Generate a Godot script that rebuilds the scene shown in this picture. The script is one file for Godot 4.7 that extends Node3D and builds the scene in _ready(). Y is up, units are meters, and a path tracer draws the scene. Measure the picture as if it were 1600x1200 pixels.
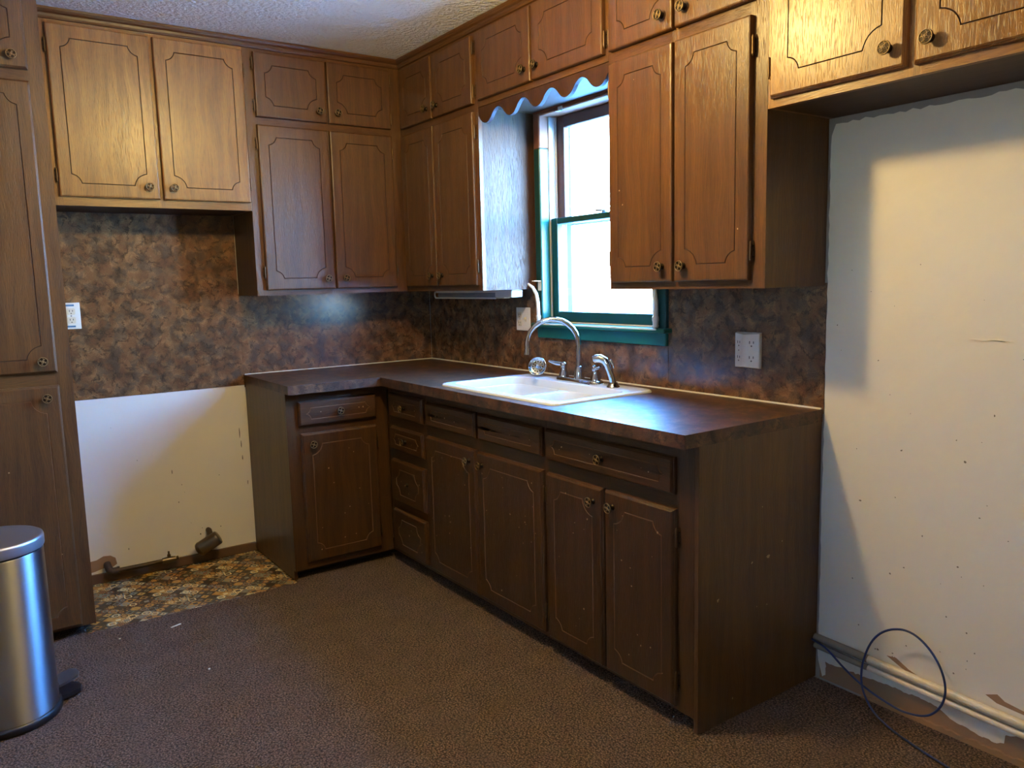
extends Node3D
# An old kitchen: dark stained plywood cabinets in an L, a window over the sink.
# The room corner is the origin: the back wall is z = 0 (x < 0), the window wall is x = 0 (z > 0), y is up.

const CEILING := 2.47
const COUNTER := 0.914
const UPPER := 1.311          # underside of the wall cabinets
const END := 2.555            # end of the cabinet run along the window wall

var rng := RandomNumberGenerator.new()
var M := {}                   # materials by name
var used := {}
var knob_mesh: ArrayMesh
var stub_mesh: ArrayMesh
var hinge_mesh: ArrayMesh


class Mb:
	# Collects triangles by surface; front faces are wound by the given normals.
	var s := {}
	var uvs := Vector2(0.6, 1.2)   # metres per texture repeat, across and along the grain
	var r: RandomNumberGenerator

	func surf(k: int) -> Dictionary:
		if not s.has(k):
			s[k] = {"v": PackedVector3Array(), "n": PackedVector3Array(), "u": PackedVector2Array(), "i": PackedInt32Array()}
		return s[k]

	func vert(k: int, p: Vector3, n: Vector3, u := Vector2.ZERO) -> int:
		var d := surf(k)
		d.v.append(p)
		d.n.append(n)
		d.u.append(u)
		return d.v.size() - 1

	func tri(k: int, a: int, b: int, c: int) -> void:
		var d := surf(k)
		var pa: Vector3 = d.v[a]
		var pb: Vector3 = d.v[b]
		var pc: Vector3 = d.v[c]
		var m: Vector3 = d.n[a] + d.n[b] + d.n[c]
		if (pb - pa).cross(pc - pa).dot(m) > 0.0:
			d.i.append_array(PackedInt32Array([a, c, b]))
		else:
			d.i.append_array(PackedInt32Array([a, b, c]))

	func quad(k: int, a: Vector3, b: Vector3, c: Vector3, d: Vector3, n: Vector3, uv: Array = []) -> void:
		var z := Vector2.ZERO
		var i := vert(k, a, n, uv[0] if uv else z)
		vert(k, b, n, uv[1] if uv else z)
		vert(k, c, n, uv[2] if uv else z)
		vert(k, d, n, uv[3] if uv else z)
		tri(k, i, i + 1, i + 2)
		tri(k, i, i + 2, i + 3)

	func flat_quad(k: int, a: Vector3, b: Vector3, c: Vector3, d: Vector3, away: Vector3, uv: Array = []) -> void:
		var n := (c - a).cross(d - b).normalized()
		if n.dot(away) < 0.0:
			n = -n
		quad(k, a, b, c, d, n, uv)

	# A box whose grain runs along axis g (0, 1 or 2); ch chamfers every edge.
	func box(k: int, lo: Vector3, hi: Vector3, g := 1, ch := 0.0) -> void:
		var size := hi - lo
		var off := Vector2.ZERO
		if r:
			off = Vector2(r.randf() * maxf(0.0, 1.0 - minf(size[(g + 1) % 3] + size[(g + 2) % 3], uvs.x) / uvs.x), r.randf() * maxf(0.0, 1.0 - size[g] / uvs.y))
		for ax in 3:
			for sg in [-1, 1]:
				var n := Vector3.ZERO
				n[ax] = sg
				var u := (ax + 1) % 3
				var w := (ax + 2) % 3
				var corner := []
				var cuv := []
				for t in [[0, 0], [1, 0], [1, 1], [0, 1]]:
					var p := Vector3.ZERO
					p[ax] = hi[ax] if sg > 0 else lo[ax]
					p[u] = lerpf(lo[u] + ch, hi[u] - ch, t[0])
					p[w] = lerpf(lo[w] + ch, hi[w] - ch, t[1])
					corner.append(p)
					var q := p - lo
					var along: float
					var across: float
					if ax == g:
						along = q[u] * 0.1
						across = q[w]
					else:
						along = q[g]
						across = q[3 - g - ax] + q[ax] * 0.3
					cuv.append(Vector2(across / uvs.x, along / uvs.y) + off)
				quad(k, corner[0], corner[1], corner[2], corner[3], n, cuv)
		if ch <= 0.0:
			return
		for ax in 3:      # the twelve chamfers
			var u := (ax + 1) % 3
			var w := (ax + 2) % 3
			for su in [0, 1]:
				for sw in [0, 1]:
					var c := []
					for e in [[0, 0], [1, 0], [1, 1], [0, 1]]:
						var p := Vector3.ZERO
						p[ax] = lo[ax] + ch if e[0] == 0 else hi[ax] - ch
						var du := ch if e[1] == 0 else 0.0
						var dw := 0.0 if e[1] == 0 else ch
						p[u] = lo[u] + du if su == 0 else hi[u] - du
						p[w] = lo[w] + dw if sw == 0 else hi[w] - dw
						c.append(p)
					var away := Vector3.ZERO
					away[u] = -1.0 if su == 0 else 1.0
					away[w] = -1.0 if sw == 0 else 1.0
					flat_quad(k, c[0], c[1], c[2], c[3], away, [off, off, off + Vector2(0.01, 0.02), off + Vector2(0.01, 0.02)])
		for a in [0, 1]:
			for b in [0, 1]:
				for d in [0, 1]:
					var t := [a, b, d]
					var pts := []
					var away := Vector3.ZERO
					for ax in 3:
						away[ax] = 1.0 if t[ax] else -1.0
					for ax in 3:
						var p := Vector3.ZERO
						for j in 3:
							var inset := 0.0 if j == ax else ch
							p[j] = hi[j] - inset if t[j] else lo[j] + inset
						pts.append(p)
					var n := away.normalized()
					var i := vert(k, pts[0], n, off)
					vert(k, pts[1], n, off)
					vert(k, pts[2], n, off)
					tri(k, i, i + 1, i + 2)

	# A profile of (radius, height) pairs turned round the y axis of x; hard breaks where a pair repeats.
	func lathe(k: int, prof: Array, x := Transform3D(), seg := 24, from := 0.0, to := TAU) -> void:
		var run := []
		for i in prof.size() + 1:
			if i == prof.size() or (run.size() and prof[i].is_equal_approx(run[-1])):
				_lathe(k, run, x, seg, from, to)
				run = []
			if i < prof.size():
				run.append(prof[i])

	func _lathe(k: int, prof: Array, x: Transform3D, seg: int, from: float, to: float) -> void:
		if prof.size() < 2:
			return
		var start := -1
		for j in prof.size():
			var a: Vector2 = prof[maxi(j - 1, 0)]
			var b: Vector2 = prof[mini(j + 1, prof.size() - 1)]
			var t := (b - a).normalized()
			for i in seg + 1:
				var w := lerpf(from, to, float(i) / seg)
				var n := Vector3(cos(w) * t.y, -t.x, sin(w) * t.y)
				var idx := vert(k, x * Vector3(cos(w) * prof[j].x, prof[j].y, sin(w) * prof[j].x), (x.basis * n).normalized(), Vector2(float(i) / seg, float(j)))
				if start < 0:
					start = idx
		for j in prof.size() - 1:
			for i in seg:
				var a := start + j * (seg + 1) + i
				if prof[j].x > 1e-6:
					tri(k, a, a + 1, a + seg + 2)
				if prof[j + 1].x > 1e-6:
					tri(k, a, a + seg + 2, a + seg + 1)

	# A round bar along points, radius by point or one for all, closed by flat ends.
	func tube(k: int, pts: Array, rad, seg := 10) -> void:
		var up := Vector3.UP
		var d0: Vector3 = (pts[1] - pts[0]).normalized()
		if absf(d0.y) > 0.9:
			up = Vector3.RIGHT
		var side := d0.cross(up).normalized()
		var start := -1
		for j in pts.size():
			var d: Vector3 = (pts[mini(j + 1, pts.size() - 1)] - pts[maxi(j - 1, 0)]).normalized()
			side = (side - d * side.dot(d)).normalized()
			var other := d.cross(side)
			var q: float = rad[j] if rad is Array else rad
			for i in seg + 1:
				var w := TAU * i / seg
				var n := side * cos(w) + other * sin(w)
				var idx := vert(k, pts[j] + n * q, n, Vector2(float(i) / seg, j))
				if start < 0:
					start = idx
		for j in pts.size() - 1:
			for i in seg:
				var a := start + j * (seg + 1) + i
				tri(k, a, a + 1, a + seg + 2)
				tri(k, a, a + seg + 2, a + seg + 1)
		for e in [0, pts.size() - 1]:
			var n: Vector3 = (pts[0] - pts[1]).normalized() if e == 0 else (pts[-1] - pts[-2]).normalized()
			var c := vert(k, pts[e], n)
			var ring := []
			for i in seg:
				ring.append(vert(k, surf(k).v[start + e * (seg + 1) + i], n))
			for i in seg:
				tri(k, c, ring[i], ring[(i + 1) % seg])

	# Flat strips between closed rings of equal size, each quad with its own normal or smooth across rings.
	func rings(k: int, a: Array, b: Array, away: Callable, uv: Callable) -> void:
		var n := a.size()
		for i in n:
			var j := (i + 1) % n
			var p: Vector3 = a[i]
			var q: Vector3 = a[j]
			var s_: Vector3 = b[j]
			var t: Vector3 = b[i]
			flat_quad(k, p, q, s_, t, away.call((p + q + s_ + t) / 4.0), [uv.call(p), uv.call(q), uv.call(s_), uv.call(t)])

	# A flat polygon (2-D points through x: local xy, z out) with thickness t; k2 is the surface of its rim.
	func slab(k: int, poly: PackedVector2Array, x: Transform3D, t: float, uv_scale := 1.0, k2 := -1) -> void:
		if k2 < 0:
			k2 = k
		if Geometry2D.is_polygon_clockwise(poly):
			poly = poly.duplicate()
			poly.reverse()
		var idx := Geometry2D.triangulate_polygon(poly)
		for side in [0.0, t]:
			var n := x.basis.z.normalized() * (1.0 if side > 0.0 else -1.0)
			var first := -1
			for p in poly:
				var v := vert(k, x * Vector3(p.x, p.y, side), n, Vector2(p.x, p.y) * uv_scale)
				if first < 0:
					first = v
			for i in range(0, idx.size(), 3):
				tri(k, first + idx[i], first + idx[i + 1], first + idx[i + 2])
		for i in poly.size():
			var a := poly[i]
			var b := poly[(i + 1) % poly.size()]
			var e := (b - a).normalized()
			quad(k2, x * Vector3(a.x, a.y, 0), x * Vector3(b.x, b.y, 0), x * Vector3(b.x, b.y, t), x * Vector3(a.x, a.y, t), (x.basis * Vector3(e.y, -e.x, 0)).normalized(), [a * uv_scale, b * uv_scale, b * uv_scale, a * uv_scale])

	func mesh() -> ArrayMesh:
		var m := ArrayMesh.new()
		var keys := s.keys()
		keys.sort()
		for k in keys:
			var d: Dictionary = s[k]
			if d.i.size() == 0:
				continue
			var a := []
			a.resize(Mesh.ARRAY_MAX)
			a[Mesh.ARRAY_VERTEX] = d.v
			a[Mesh.ARRAY_NORMAL] = d.n
			a[Mesh.ARRAY_TEX_UV] = d.u
			a[Mesh.ARRAY_INDEX] = d.i
			m.add_surface_from_arrays(Mesh.PRIMITIVE_TRIANGLES, a)
		return m


func mb() -> Mb:
	var b := Mb.new()
	b.r = rng
	return b


# ---------------------------------------------------------------- naming

func numbered(called: String) -> String:
	if not used.has(called):
		used[called] = 0
		return called
	used[called] += 1
	return "%s_%03d" % [called, used[called]]


func thing(called: String, label: String, category: String, at := Vector3.ZERO, turn := 0.0, group := "") -> Node3D:
	var o := Node3D.new()
	o.name = numbered(called)
	add_child(o, true)
	o.position = at
	o.rotation.y = turn
	tag(o, label, category, group)
	return o


func tag(o: Node, label: String, category: String, group := "") -> void:
	o.set_meta("label", label)
	o.set_meta("category", category)
	if group:
		o.set_meta("group", group)


func obj(called: String, m: Mesh, mats: Array, parent: Node = null, at := Transform3D()) -> MeshInstance3D:
	var o := MeshInstance3D.new()
	o.mesh = m
	for i in mats.size():
		if i < m.get_surface_count():
			o.set_surface_override_material(i, M[mats[i]])
	o.transform = at
	if parent == null or parent == self:
		o.name = numbered(called)
		add_child(o, true)
	else:
		var nm := called
		var i := 0
		while parent.has_node(nm):
			i += 1
			nm = "%s_%03d" % [called, i]
		o.name = nm
		parent.add_child(o, true)
	return o


func struct(called: String, m: Mesh, mats: Array, label: String) -> MeshInstance3D:
	var o := obj(called, m, mats)
	o.set_meta("kind", "structure")
	o.set_meta("label", label)
	return o


# ---------------------------------------------------------------- textures and materials

func noise(freq: float, kind := FastNoiseLite.TYPE_SIMPLEX_SMOOTH, sd := 1, oct := 3, warp := 0.0) -> FastNoiseLite:
	var n := FastNoiseLite.new()
	n.seed = sd
	n.noise_type = kind
	n.frequency = freq
	n.fractal_octaves = oct
	n.fractal_type = FastNoiseLite.FRACTAL_FBM if oct > 1 else FastNoiseLite.FRACTAL_NONE
	if warp > 0.0:
		n.domain_warp_enabled = true
		n.domain_warp_amplitude = warp
		n.domain_warp_frequency = freq * 1.2
		n.domain_warp_fractal_octaves = 3
	return n


func to_tex(w: int, h: int, bytes: PackedByteArray, gray := false) -> ImageTexture:
	var im := Image.create_from_data(w, h, false, Image.FORMAT_L8 if gray else Image.FORMAT_RGB8, bytes)
	return ImageTexture.create_from_image(im)


func wood_textures() -> Array:
	var w := 1024
	var h := 1024
	var nb := noise(1.0, FastNoiseLite.TYPE_SIMPLEX_SMOOTH, 11, 2)
	var ns := noise(1.0, FastNoiseLite.TYPE_SIMPLEX_SMOOTH, 23, 1)
	var nf := noise(1.0, FastNoiseLite.TYPE_SIMPLEX_SMOOTH, 37, 1)
	var col := PackedByteArray()
	var hgt := PackedByteArray()
	col.resize(w * h * 3)
	hgt.resize(w * h)
	for y in h:
		for x in w:
			var bend := nb.get_noise_2d(x * 0.003, y * 0.0022) * 40.0
			var a := nb.get_noise_2d((x + bend) * 0.011, y * 0.0016 + 40.0)
			var b := ns.get_noise_2d((x + bend) * 0.13, y * 0.006)
			var c := nf.get_noise_2d(x * 0.5, y * 0.03)
			var d := ns.get_noise_2d(x * 0.36 + 300.0, y * 0.022 + 90.0)
			var pore := clampf((d - 0.46) * 5.0, 0.0, 1.0)
			var v := clampf(0.58 + 0.36 * a + 0.2 * b + 0.16 * c - 0.38 * pore, 0.0, 1.0)
			var i := (y * w + x) * 3
			col[i] = int(lerpf(98.0, 162.0, v))
			col[i + 1] = int(lerpf(65.0, 115.0, v))
			col[i + 2] = int(lerpf(35.0, 58.0, v))
			hgt[y * w + x] = int(255.0 * clampf(0.75 + 0.12 * c + 0.1 * b - 0.6 * pore, 0.0, 1.0))
	return [to_tex(w, h, col), to_tex(w, h, hgt, true)]


func seamless(n: FastNoiseLite, size: int) -> PackedByteArray:
	var im := n.get_seamless_image(size, size, false, false, 0.15, true)
	im.convert(Image.FORMAT_L8)
	return im.get_data()


func laminate_texture() -> ImageTexture:
	var s := 1024
	var tone := seamless(noise(0.011, FastNoiseLite.TYPE_SIMPLEX_SMOOTH, 5, 6, 90.0), s)
	var hue := seamless(noise(0.014, FastNoiseLite.TYPE_SIMPLEX_SMOOTH, 8, 4, 60.0), s)
	var rn := noise(0.0105, FastNoiseLite.TYPE_SIMPLEX_SMOOTH, 17, 5, 70.0)
	rn.fractal_type = FastNoiseLite.FRACTAL_RIDGED
	var vein := seamless(rn, s)
	var grit := seamless(noise(0.22, FastNoiseLite.TYPE_SIMPLEX_SMOOTH, 9, 2), s)
	var col := PackedByteArray()
	col.resize(s * s * 3)
	for i in s * s:
		var t := clampf((tone[i] / 255.0 - 0.5) * 1.9 + 0.5, 0.0, 1.0)
		var u := clampf((hue[i] / 255.0 - 0.5) * 2.4 + 0.5, 0.0, 1.0)
		var v := clampf((vein[i] / 255.0 - 0.70) * 6.5, 0.0, 1.0)
		var g := 0.86 + 0.28 * grit[i] / 255.0
		# rust brown to tan, grey-violet clouds, near-black curling veins
		var c := Vector3(84, 64, 50).lerp(Vector3(156, 122, 84), t)
		c = c.lerp(Vector3(92, 80, 70), smoothstep(0.55, 0.95, u) * 0.55)
		c = c.lerp(Vector3(122, 86, 62), smoothstep(0.5, 0.1, u) * 0.6)
		c = c.lerp(Vector3(50, 41, 36), v * 0.62) * g
		col[i * 3] = int(clampf(c.x, 0, 255))
		col[i * 3 + 1] = int(clampf(c.y, 0, 255))
		col[i * 3 + 2] = int(clampf(c.z, 0, 255))
	return to_tex(s, s, col)


func carpet_textures() -> Array:
	var s := 1024
	var cn := noise(0.10, FastNoiseLite.TYPE_CELLULAR, 3, 1)
	cn.cellular_return_type = FastNoiseLite.RETURN_DISTANCE
	var loop := seamless(cn, s)
	var fine := seamless(noise(0.11, FastNoiseLite.TYPE_SIMPLEX_SMOOTH, 4, 3), s)
	var broad := seamless(noise(0.006, FastNoiseLite.TYPE_SIMPLEX_SMOOTH, 6, 4), s)
	var col := PackedByteArray()
	var hgt := PackedByteArray()
	col.resize(s * s * 3)
	hgt.resize(s * s)
	for i in s * s:
		var l := 1.0 - loop[i] / 255.0
		var f := fine[i] / 255.0
		var b := broad[i] / 255.0
		var v := clampf(0.02 + 0.6 * l * l + 1.2 * (f - 0.35) + 0.12 * (b - 0.5), 0.0, 1.0)
		var c := Vector3(38, 31, 28).lerp(Vector3(158, 134, 120), v)
		col[i * 3] = int(c.x)
		col[i * 3 + 1] = int(c.y)
		col[i * 3 + 2] = int(c.z)
		hgt[i] = int(255.0 * clampf(l * 0.8 + f * 0.3, 0.0, 1.0))
	return [to_tex(s, s, col), to_tex(s, s, hgt, true)]


func vinyl_texture() -> ImageTexture:
	# printed patchwork of small mosaic tiles, each a kaleidoscope of one palette
	var r := RandomNumberGenerator.new()
	r.seed = 77
	var pal := [Color8(176, 128, 52), Color8(70, 50, 34), Color8(222, 206, 162), Color8(128, 134, 130), Color8(128, 78, 42), Color8(44, 36, 30), Color8(60, 44, 30), Color8(190, 144, 66)]
	var n := 8
	var cell := 16
	var im := Image.create(n * cell * 4, n * cell * 4, false, Image.FORMAT_RGB8)
	for ty in n:
		for tx in n:
			var a: Color = pal[r.randi() % pal.size()]
			var b: Color = pal[r.randi() % pal.size()]
			var c: Color = pal[r.randi() % pal.size()]
			var kind := r.randi() % 4
			for y in cell * 4:
				for x in cell * 4:
					var u := absf(x / (cell * 2.0) - 1.0 + 0.01)
					var v := absf(y / (cell * 2.0) - 1.0 + 0.01)
					var d := a
					match kind:
						0:
							d = [b, a, c, b, Color8(40, 32, 28)][int((u + v) * 2.6) % 5]
						1:
							d = [c, b, a, Color8(46, 38, 32)][int(maxf(u, v) * 4.2) % 4]
						2:
							d = [a, c][(int(u * 4.0) + int(v * 4.0)) % 2] if u + v > 0.7 else b
						3:
							d = [b, c, a][int(Vector2(u, v).length() * 4.0) % 3]
					im.set_pixel(tx * cell * 4 + x, ty * cell * 4 + y, d)
	return ImageTexture.create_from_image(im)


func gray_tex(n: FastNoiseLite, s := 512) -> ImageTexture:
	return to_tex(s, s, seamless(n, s), true)


func mat(called: String, c: Color, rough := 0.6, metal := 0.0) -> StandardMaterial3D:
	var m := StandardMaterial3D.new()
	m.resource_name = called
	m.albedo_color = c
	m.roughness = rough
	m.metallic = metal
	M[called] = m
	return m


func world_map(m: StandardMaterial3D, scale: float) -> void:
	m.uv1_triplanar = true
	m.uv1_world_triplanar = true
	m.uv1_scale = Vector3.ONE * scale
	m.uv1_triplanar_sharpness = 8.0


func make_materials() -> void:
	var wt := wood_textures()
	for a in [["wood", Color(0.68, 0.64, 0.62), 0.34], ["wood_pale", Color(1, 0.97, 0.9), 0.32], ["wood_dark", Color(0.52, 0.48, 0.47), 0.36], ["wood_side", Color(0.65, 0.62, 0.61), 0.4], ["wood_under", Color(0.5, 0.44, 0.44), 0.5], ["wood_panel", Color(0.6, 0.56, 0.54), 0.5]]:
		var m := mat(a[0], a[1], a[2])
		m.albedo_texture = wt[0]
		m.heightmap_enabled = true
		m.heightmap_texture = wt[1]
		m.heightmap_scale = 0.05
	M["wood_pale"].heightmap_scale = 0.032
	M["wood_panel"].metallic_specular = 0.42
	M["wood_panel"].heightmap_scale = 0.12
	mat("groove", Color8(58, 32, 20), 0.6)
	mat("groove_worn", Color8(112, 82, 60), 0.7)
	mat("chip", Color8(186, 160, 128), 0.8)
	mat("bronze", Color8(44, 35, 28), 0.45, 0.8)
	mat("brass", Color8(150, 126, 92), 0.36, 0.9)
	mat("hinge_metal", Color8(96, 76, 56), 0.4, 0.85)
	var lam := laminate_texture()
	var m := mat("backsplash", Color(0.92, 0.87, 0.82), 0.24)
	m.albedo_texture = lam
	world_map(m, 1.0)
	m = mat("counter", Color(0.74, 0.68, 0.66), 0.42)
	m.metallic_specular = 0.4
	m.albedo_texture = lam
	world_map(m, 0.9)
	var ct := carpet_textures()
	m = mat("carpet", Color(0.9, 0.86, 0.81), 0.97)
	m.albedo_texture = ct[0]
	m.heightmap_enabled = true
	m.heightmap_texture = ct[1]
	m.heightmap_scale = 0.6
	world_map(m, 1.25)
	m = mat("vinyl", Color(1.0, 0.98, 0.92), 0.38)
	m.albedo_texture = vinyl_texture()
	m.uv1_scale = Vector3(1.0, 1.0, 1.0)
	m = mat("ceiling", Color8(242, 244, 244), 0.9)
	m.heightmap_enabled = true
	m.heightmap_texture = gray_tex(noise(0.045, FastNoiseLite.TYPE_SIMPLEX_SMOOTH, 31, 3), 512)
	m.heightmap_scale = 0.7
	world_map(m, 1.6)
	m = mat("wall_paint", Color8(232, 226, 208), 0.5)
	m.heightmap_enabled = true
	m.heightmap_texture = gray_tex(noise(0.012, FastNoiseLite.TYPE_SIMPLEX_SMOOTH, 41, 4), 512)
	m.heightmap_scale = 0.25
	world_map(m, 1.0)
	mat("white_board", Color8(232, 228, 216), 0.45)
	mat("old_plaster", Color8(150, 146, 136), 0.9)
	mat("paper_brown", Color8(150, 116, 82), 0.9)
	mat("plain_wall", Color8(205, 198, 184), 0.8)
	mat("toe", Color8(20, 19, 22), 0.7)
	mat("baseboard", Color8(96, 70, 48), 0.6)
	mat("caulk", Color8(226, 220, 206), 0.6)
	mat("porcelain", Color8(228, 236, 236), 0.2)
	mat("drain", Color8(120, 120, 122), 0.3, 0.9)
	mat("chrome", Color8(206, 210, 214), 0.09, 1.0)
	mat("plastic_white", Color8(228, 228, 222), 0.4)
	mat("plastic_ivory", Color8(220, 212, 190), 0.4)
	mat("slot", Color8(28, 26, 26), 0.6)
	mat("tape_blue", Color8(70, 120, 160), 0.6)
	mat("green_paint", Color8(12, 92, 80), 0.34)
	mat("green_dark", Color8(12, 62, 58), 0.38)
	mat("trim_brown", Color8(128, 76, 48), 0.5)
	mat("sash_brown", Color8(78, 46, 34), 0.5)
	mat("track", Color8(206, 208, 206), 0.4, 0.3)
	mat("worn_white", Color8(216, 218, 210), 0.6)
	var gl := mat("pane", Color(0.95, 1.0, 0.99, 0.06), 0.02)
	gl.transparency = BaseMaterial3D.TRANSPARENCY_ALPHA
	mat("tube_lens", Color8(150, 162, 176), 0.25)
	mat("stained_plastic", Color8(206, 190, 152), 0.5)
	m = mat("steel", Color8(176, 178, 182), 0.42, 1.0)
	m.anisotropy_enabled = true
	m.anisotropy = -0.92
	mat("steel_lid", Color8(190, 192, 198), 0.42, 1.0)
	mat("black_plastic", Color8(26, 27, 30), 0.4)
	mat("can_grey", Color8(96, 100, 108), 0.35, 0.6)
	mat("iron_pipe", Color8(70, 56, 44), 0.55, 0.5)
	mat("can_metal", Color8(104, 90, 70), 0.35, 0.8)
	mat("pipe_paint", Color8(224, 214, 190), 0.4)
	mat("pipe_grime", Color8(126, 118, 98), 0.7)
	mat("cable", Color8(26, 44, 96), 0.4)
	mat("outside_ground", Color8(240, 242, 243), 0.95)
	mat("leaf", Color8(104, 140, 84), 0.7)
	mat("bark", Color8(96, 80, 66), 0.9)
	mat("storm_frame", Color8(150, 154, 156), 0.5, 0.4)
	var lamp := mat("lamp_glass", Color8(255, 244, 224), 0.4)
	lamp.emission_enabled = true
	lamp.emission = Color(1.0, 0.80, 0.52)
	lamp.emission_energy_multiplier = 3.0


# ---------------------------------------------------------------- cabinet pieces

# The routed line of a door: a rectangle whose corners are cut by shallow hollow curves. Also returns for each point its partner on the rim.
func outline(lo: Vector2, hi: Vector2, nx: Array, ny: Array, dx: float, dy: float, rim_lo: Vector2, rim_hi: Vector2) -> Array:
	var line := PackedVector2Array()
	var rim := PackedVector2Array()
	var cs := [Vector2(lo.x, lo.y), Vector2(hi.x, lo.y), Vector2(hi.x, hi.y), Vector2(lo.x, hi.y)]
	var sg := [Vector2(1, 1), Vector2(-1, 1), Vector2(-1, -1), Vector2(1, -1)]
	var rc := [rim_lo, Vector2(rim_hi.x, rim_lo.y), rim_hi, Vector2(rim_lo.x, rim_hi.y)]
	var steps := 6
	for k in 4:
		var w: float = nx[k]
		var h: float = ny[k]
		# walking counterclockwise: corners 0 and 2 come in along y, 1 and 3 along x
		var a: Vector2 = cs[k] + Vector2(0, h) * sg[k]
		var b: Vector2 = cs[k] + Vector2(w, 0) * sg[k]
		var ra := Vector2(rc[k].x, a.y)
		var rb := Vector2(b.x, rc[k].y)
		if k == 1 or k == 3:
			var t := a
			a = b
			b = t
			t = ra
			ra = rb
			rb = t
		var inward: Vector2 = Vector2(h, w).normalized() * sg[k]
		var sag := 0.17 * (b - a).length()
		for i in steps + 1:
			var f := float(i) / steps
			line.append(a.lerp(b, f) + inward * sag * 4.0 * f * (1.0 - f))
			rim.append(ra.lerp(rc[k], f * 2.0) if f < 0.5 else rc[k].lerp(rb, f * 2.0 - 1.0))
	return [line, rim]


func shrink(line: PackedVector2Array, d: float) -> PackedVector2Array:
	var out := PackedVector2Array()
	var n := line.size()
	for i in n:
		var e := (line[i] - line[(i + n - 1) % n]).normalized()
		var f := (line[(i + 1) % n] - line[i]).normalized()
		var m := (Vector2(-e.y, e.x) + Vector2(-f.y, f.x)).normalized()
		var c := maxf(0.5, m.dot(Vector2(-f.y, f.x)))
		out.append(line[i] + m * d / c)
	return out


# A door or drawer front, w by h, origin at its lower left back corner, facing +z.
func panel(called: String, parent: Node, at: Vector3, w: float, h: float, o := {}) -> MeshInstance3D:
	var b := mb()
	var th: float = o.get("th", 0.02)
	var edge: float = o.get("edge", 0.006)
	var ins: Vector2 = o.get("inset", Vector2(0.046, 0.052))
	var notch: Array = o.get("notch", [0.036, 0.036, 0.036, 0.036])
	var notch_y: Array = o.get("notch_y", notch)
	var g := 0.0036
	var flat_grain: bool = o.get("grain", 1) == 0
	var size := Vector2(h, w) if flat_grain else Vector2(w, h)
	var off := Vector2(rng.randf() * (1.0 - size.x / 0.6), rng.randf() * maxf(0.0, 1.0 - size.y / 1.2))
	var uv := func(p: Vector3) -> Vector2:
		var q := Vector2(p.y, p.x) if flat_grain else Vector2(p.x, p.y)
		return Vector2((q.x + (th - p.z)) / 0.6, q.y / 1.2) + off
	var e2 := Vector2(edge, edge)
	var made := outline(ins, Vector2(w, h) - ins, notch, notch_y, 0.0, 0.0, e2, Vector2(w, h) - e2)
	var line: PackedVector2Array = made[0]
	var rim: PackedVector2Array = made[1]
	var to3 := func(l: PackedVector2Array, z: float) -> Array:
		var r_ := []
		for p in l:
			r_.append(Vector3(p.x, p.y, z))
		return r_
	var out_z := func(_p: Vector3) -> Vector3: return Vector3(0, 0, 1)
	var centre := Vector3(w / 2, h / 2, 0)
	b.rings(0, to3.call(rim, th), to3.call(line, th), out_z, uv)
	var mid := shrink(line, g / 2)
	var inner := shrink(line, g)
	b.rings(1, to3.call(line, th), to3.call(mid, th - 0.0028), out_z, uv)
	b.rings(1, to3.call(mid, th - 0.0028), to3.call(inner, th), out_z, uv)
	var hub := Vector3(w / 2, h / 2, th)
	var ci := b.vert(0, hub, Vector3(0, 0, 1), uv.call(hub))
	for p in inner:
		var q := Vector3(p.x, p.y, th)
		b.vert(0, q, Vector3(0, 0, 1), uv.call(q))
	for i in inner.size():
		b.tri(0, ci, ci + 1 + i, ci + 1 + (i + 1) % inner.size())
	# rounded edge, then the sides
	var prof := [[edge, th], [edge * 0.45, th - edge * 0.16], [edge * 0.13, th - edge * 0.5], [0.0, th - edge]]
	if o.get("step", false):
		prof = [[edge, th], [edge * 0.55, th - 0.0035], [edge * 0.5, th - 0.006], [edge * 0.15, th - 0.009], [0.0, th - 0.012]]
	prof.append([0.0, 0.0])
	for j in prof.size() - 1:
		var rr := []
		for q in [prof[j], prof[j + 1]]:
			rr.append([Vector3(q[0], q[0], q[1]), Vector3(w - q[0], q[0], q[1]), Vector3(w - q[0], h - q[0], q[1]), Vector3(q[0], h - q[0], q[1])])
		b.rings(0, rr[0], rr[1], func(p: Vector3) -> Vector3: return ((p - centre) * Vector3(1.0 / w, 1.0 / h, 0.0)).normalized() + Vector3(0, 0, 0.1), uv)
	b.quad(0, Vector3(0, 0, 0), Vector3(w, 0, 0), Vector3(w, h, 0), Vector3(0, h, 0), Vector3(0, 0, -1))
	for i in o.get("chips", 0):
		var p := Vector2(rng.randf_range(0.03, w - 0.03), rng.randf_range(0.05, h - 0.05))
		chip(b, 2, p, rng.randf_range(0.0012, 0.0035), Transform3D(Basis(), Vector3(0, 0, th)))
	var wood: String = o.get("wood", "wood")
	var d := obj(called, b.mesh(), [wood, o.get("groove", "groove"), "chip"], parent, Transform3D(Basis(), at))
	if o.has("knob"):
		obj("knob", knob_mesh if not o.has("stub") else stub_mesh, ["bronze", "brass"], d, Transform3D(Basis(), Vector3(o.knob.x, o.knob.y, th)))
	var hs: String = o.get("hinge", "")
	if hs != "":
		for y in ([0.085, h - 0.085] if h > 0.4 else [0.05, h - 0.05]):
			var flip := Basis() if hs == "right" else Basis(Vector3.BACK, PI)
			obj("hinge", hinge_mesh, ["hinge_metal", "bronze"], d, Transform3D(flip, Vector3(w if hs == "right" else 0.0, y, 0)))
	return d


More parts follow.
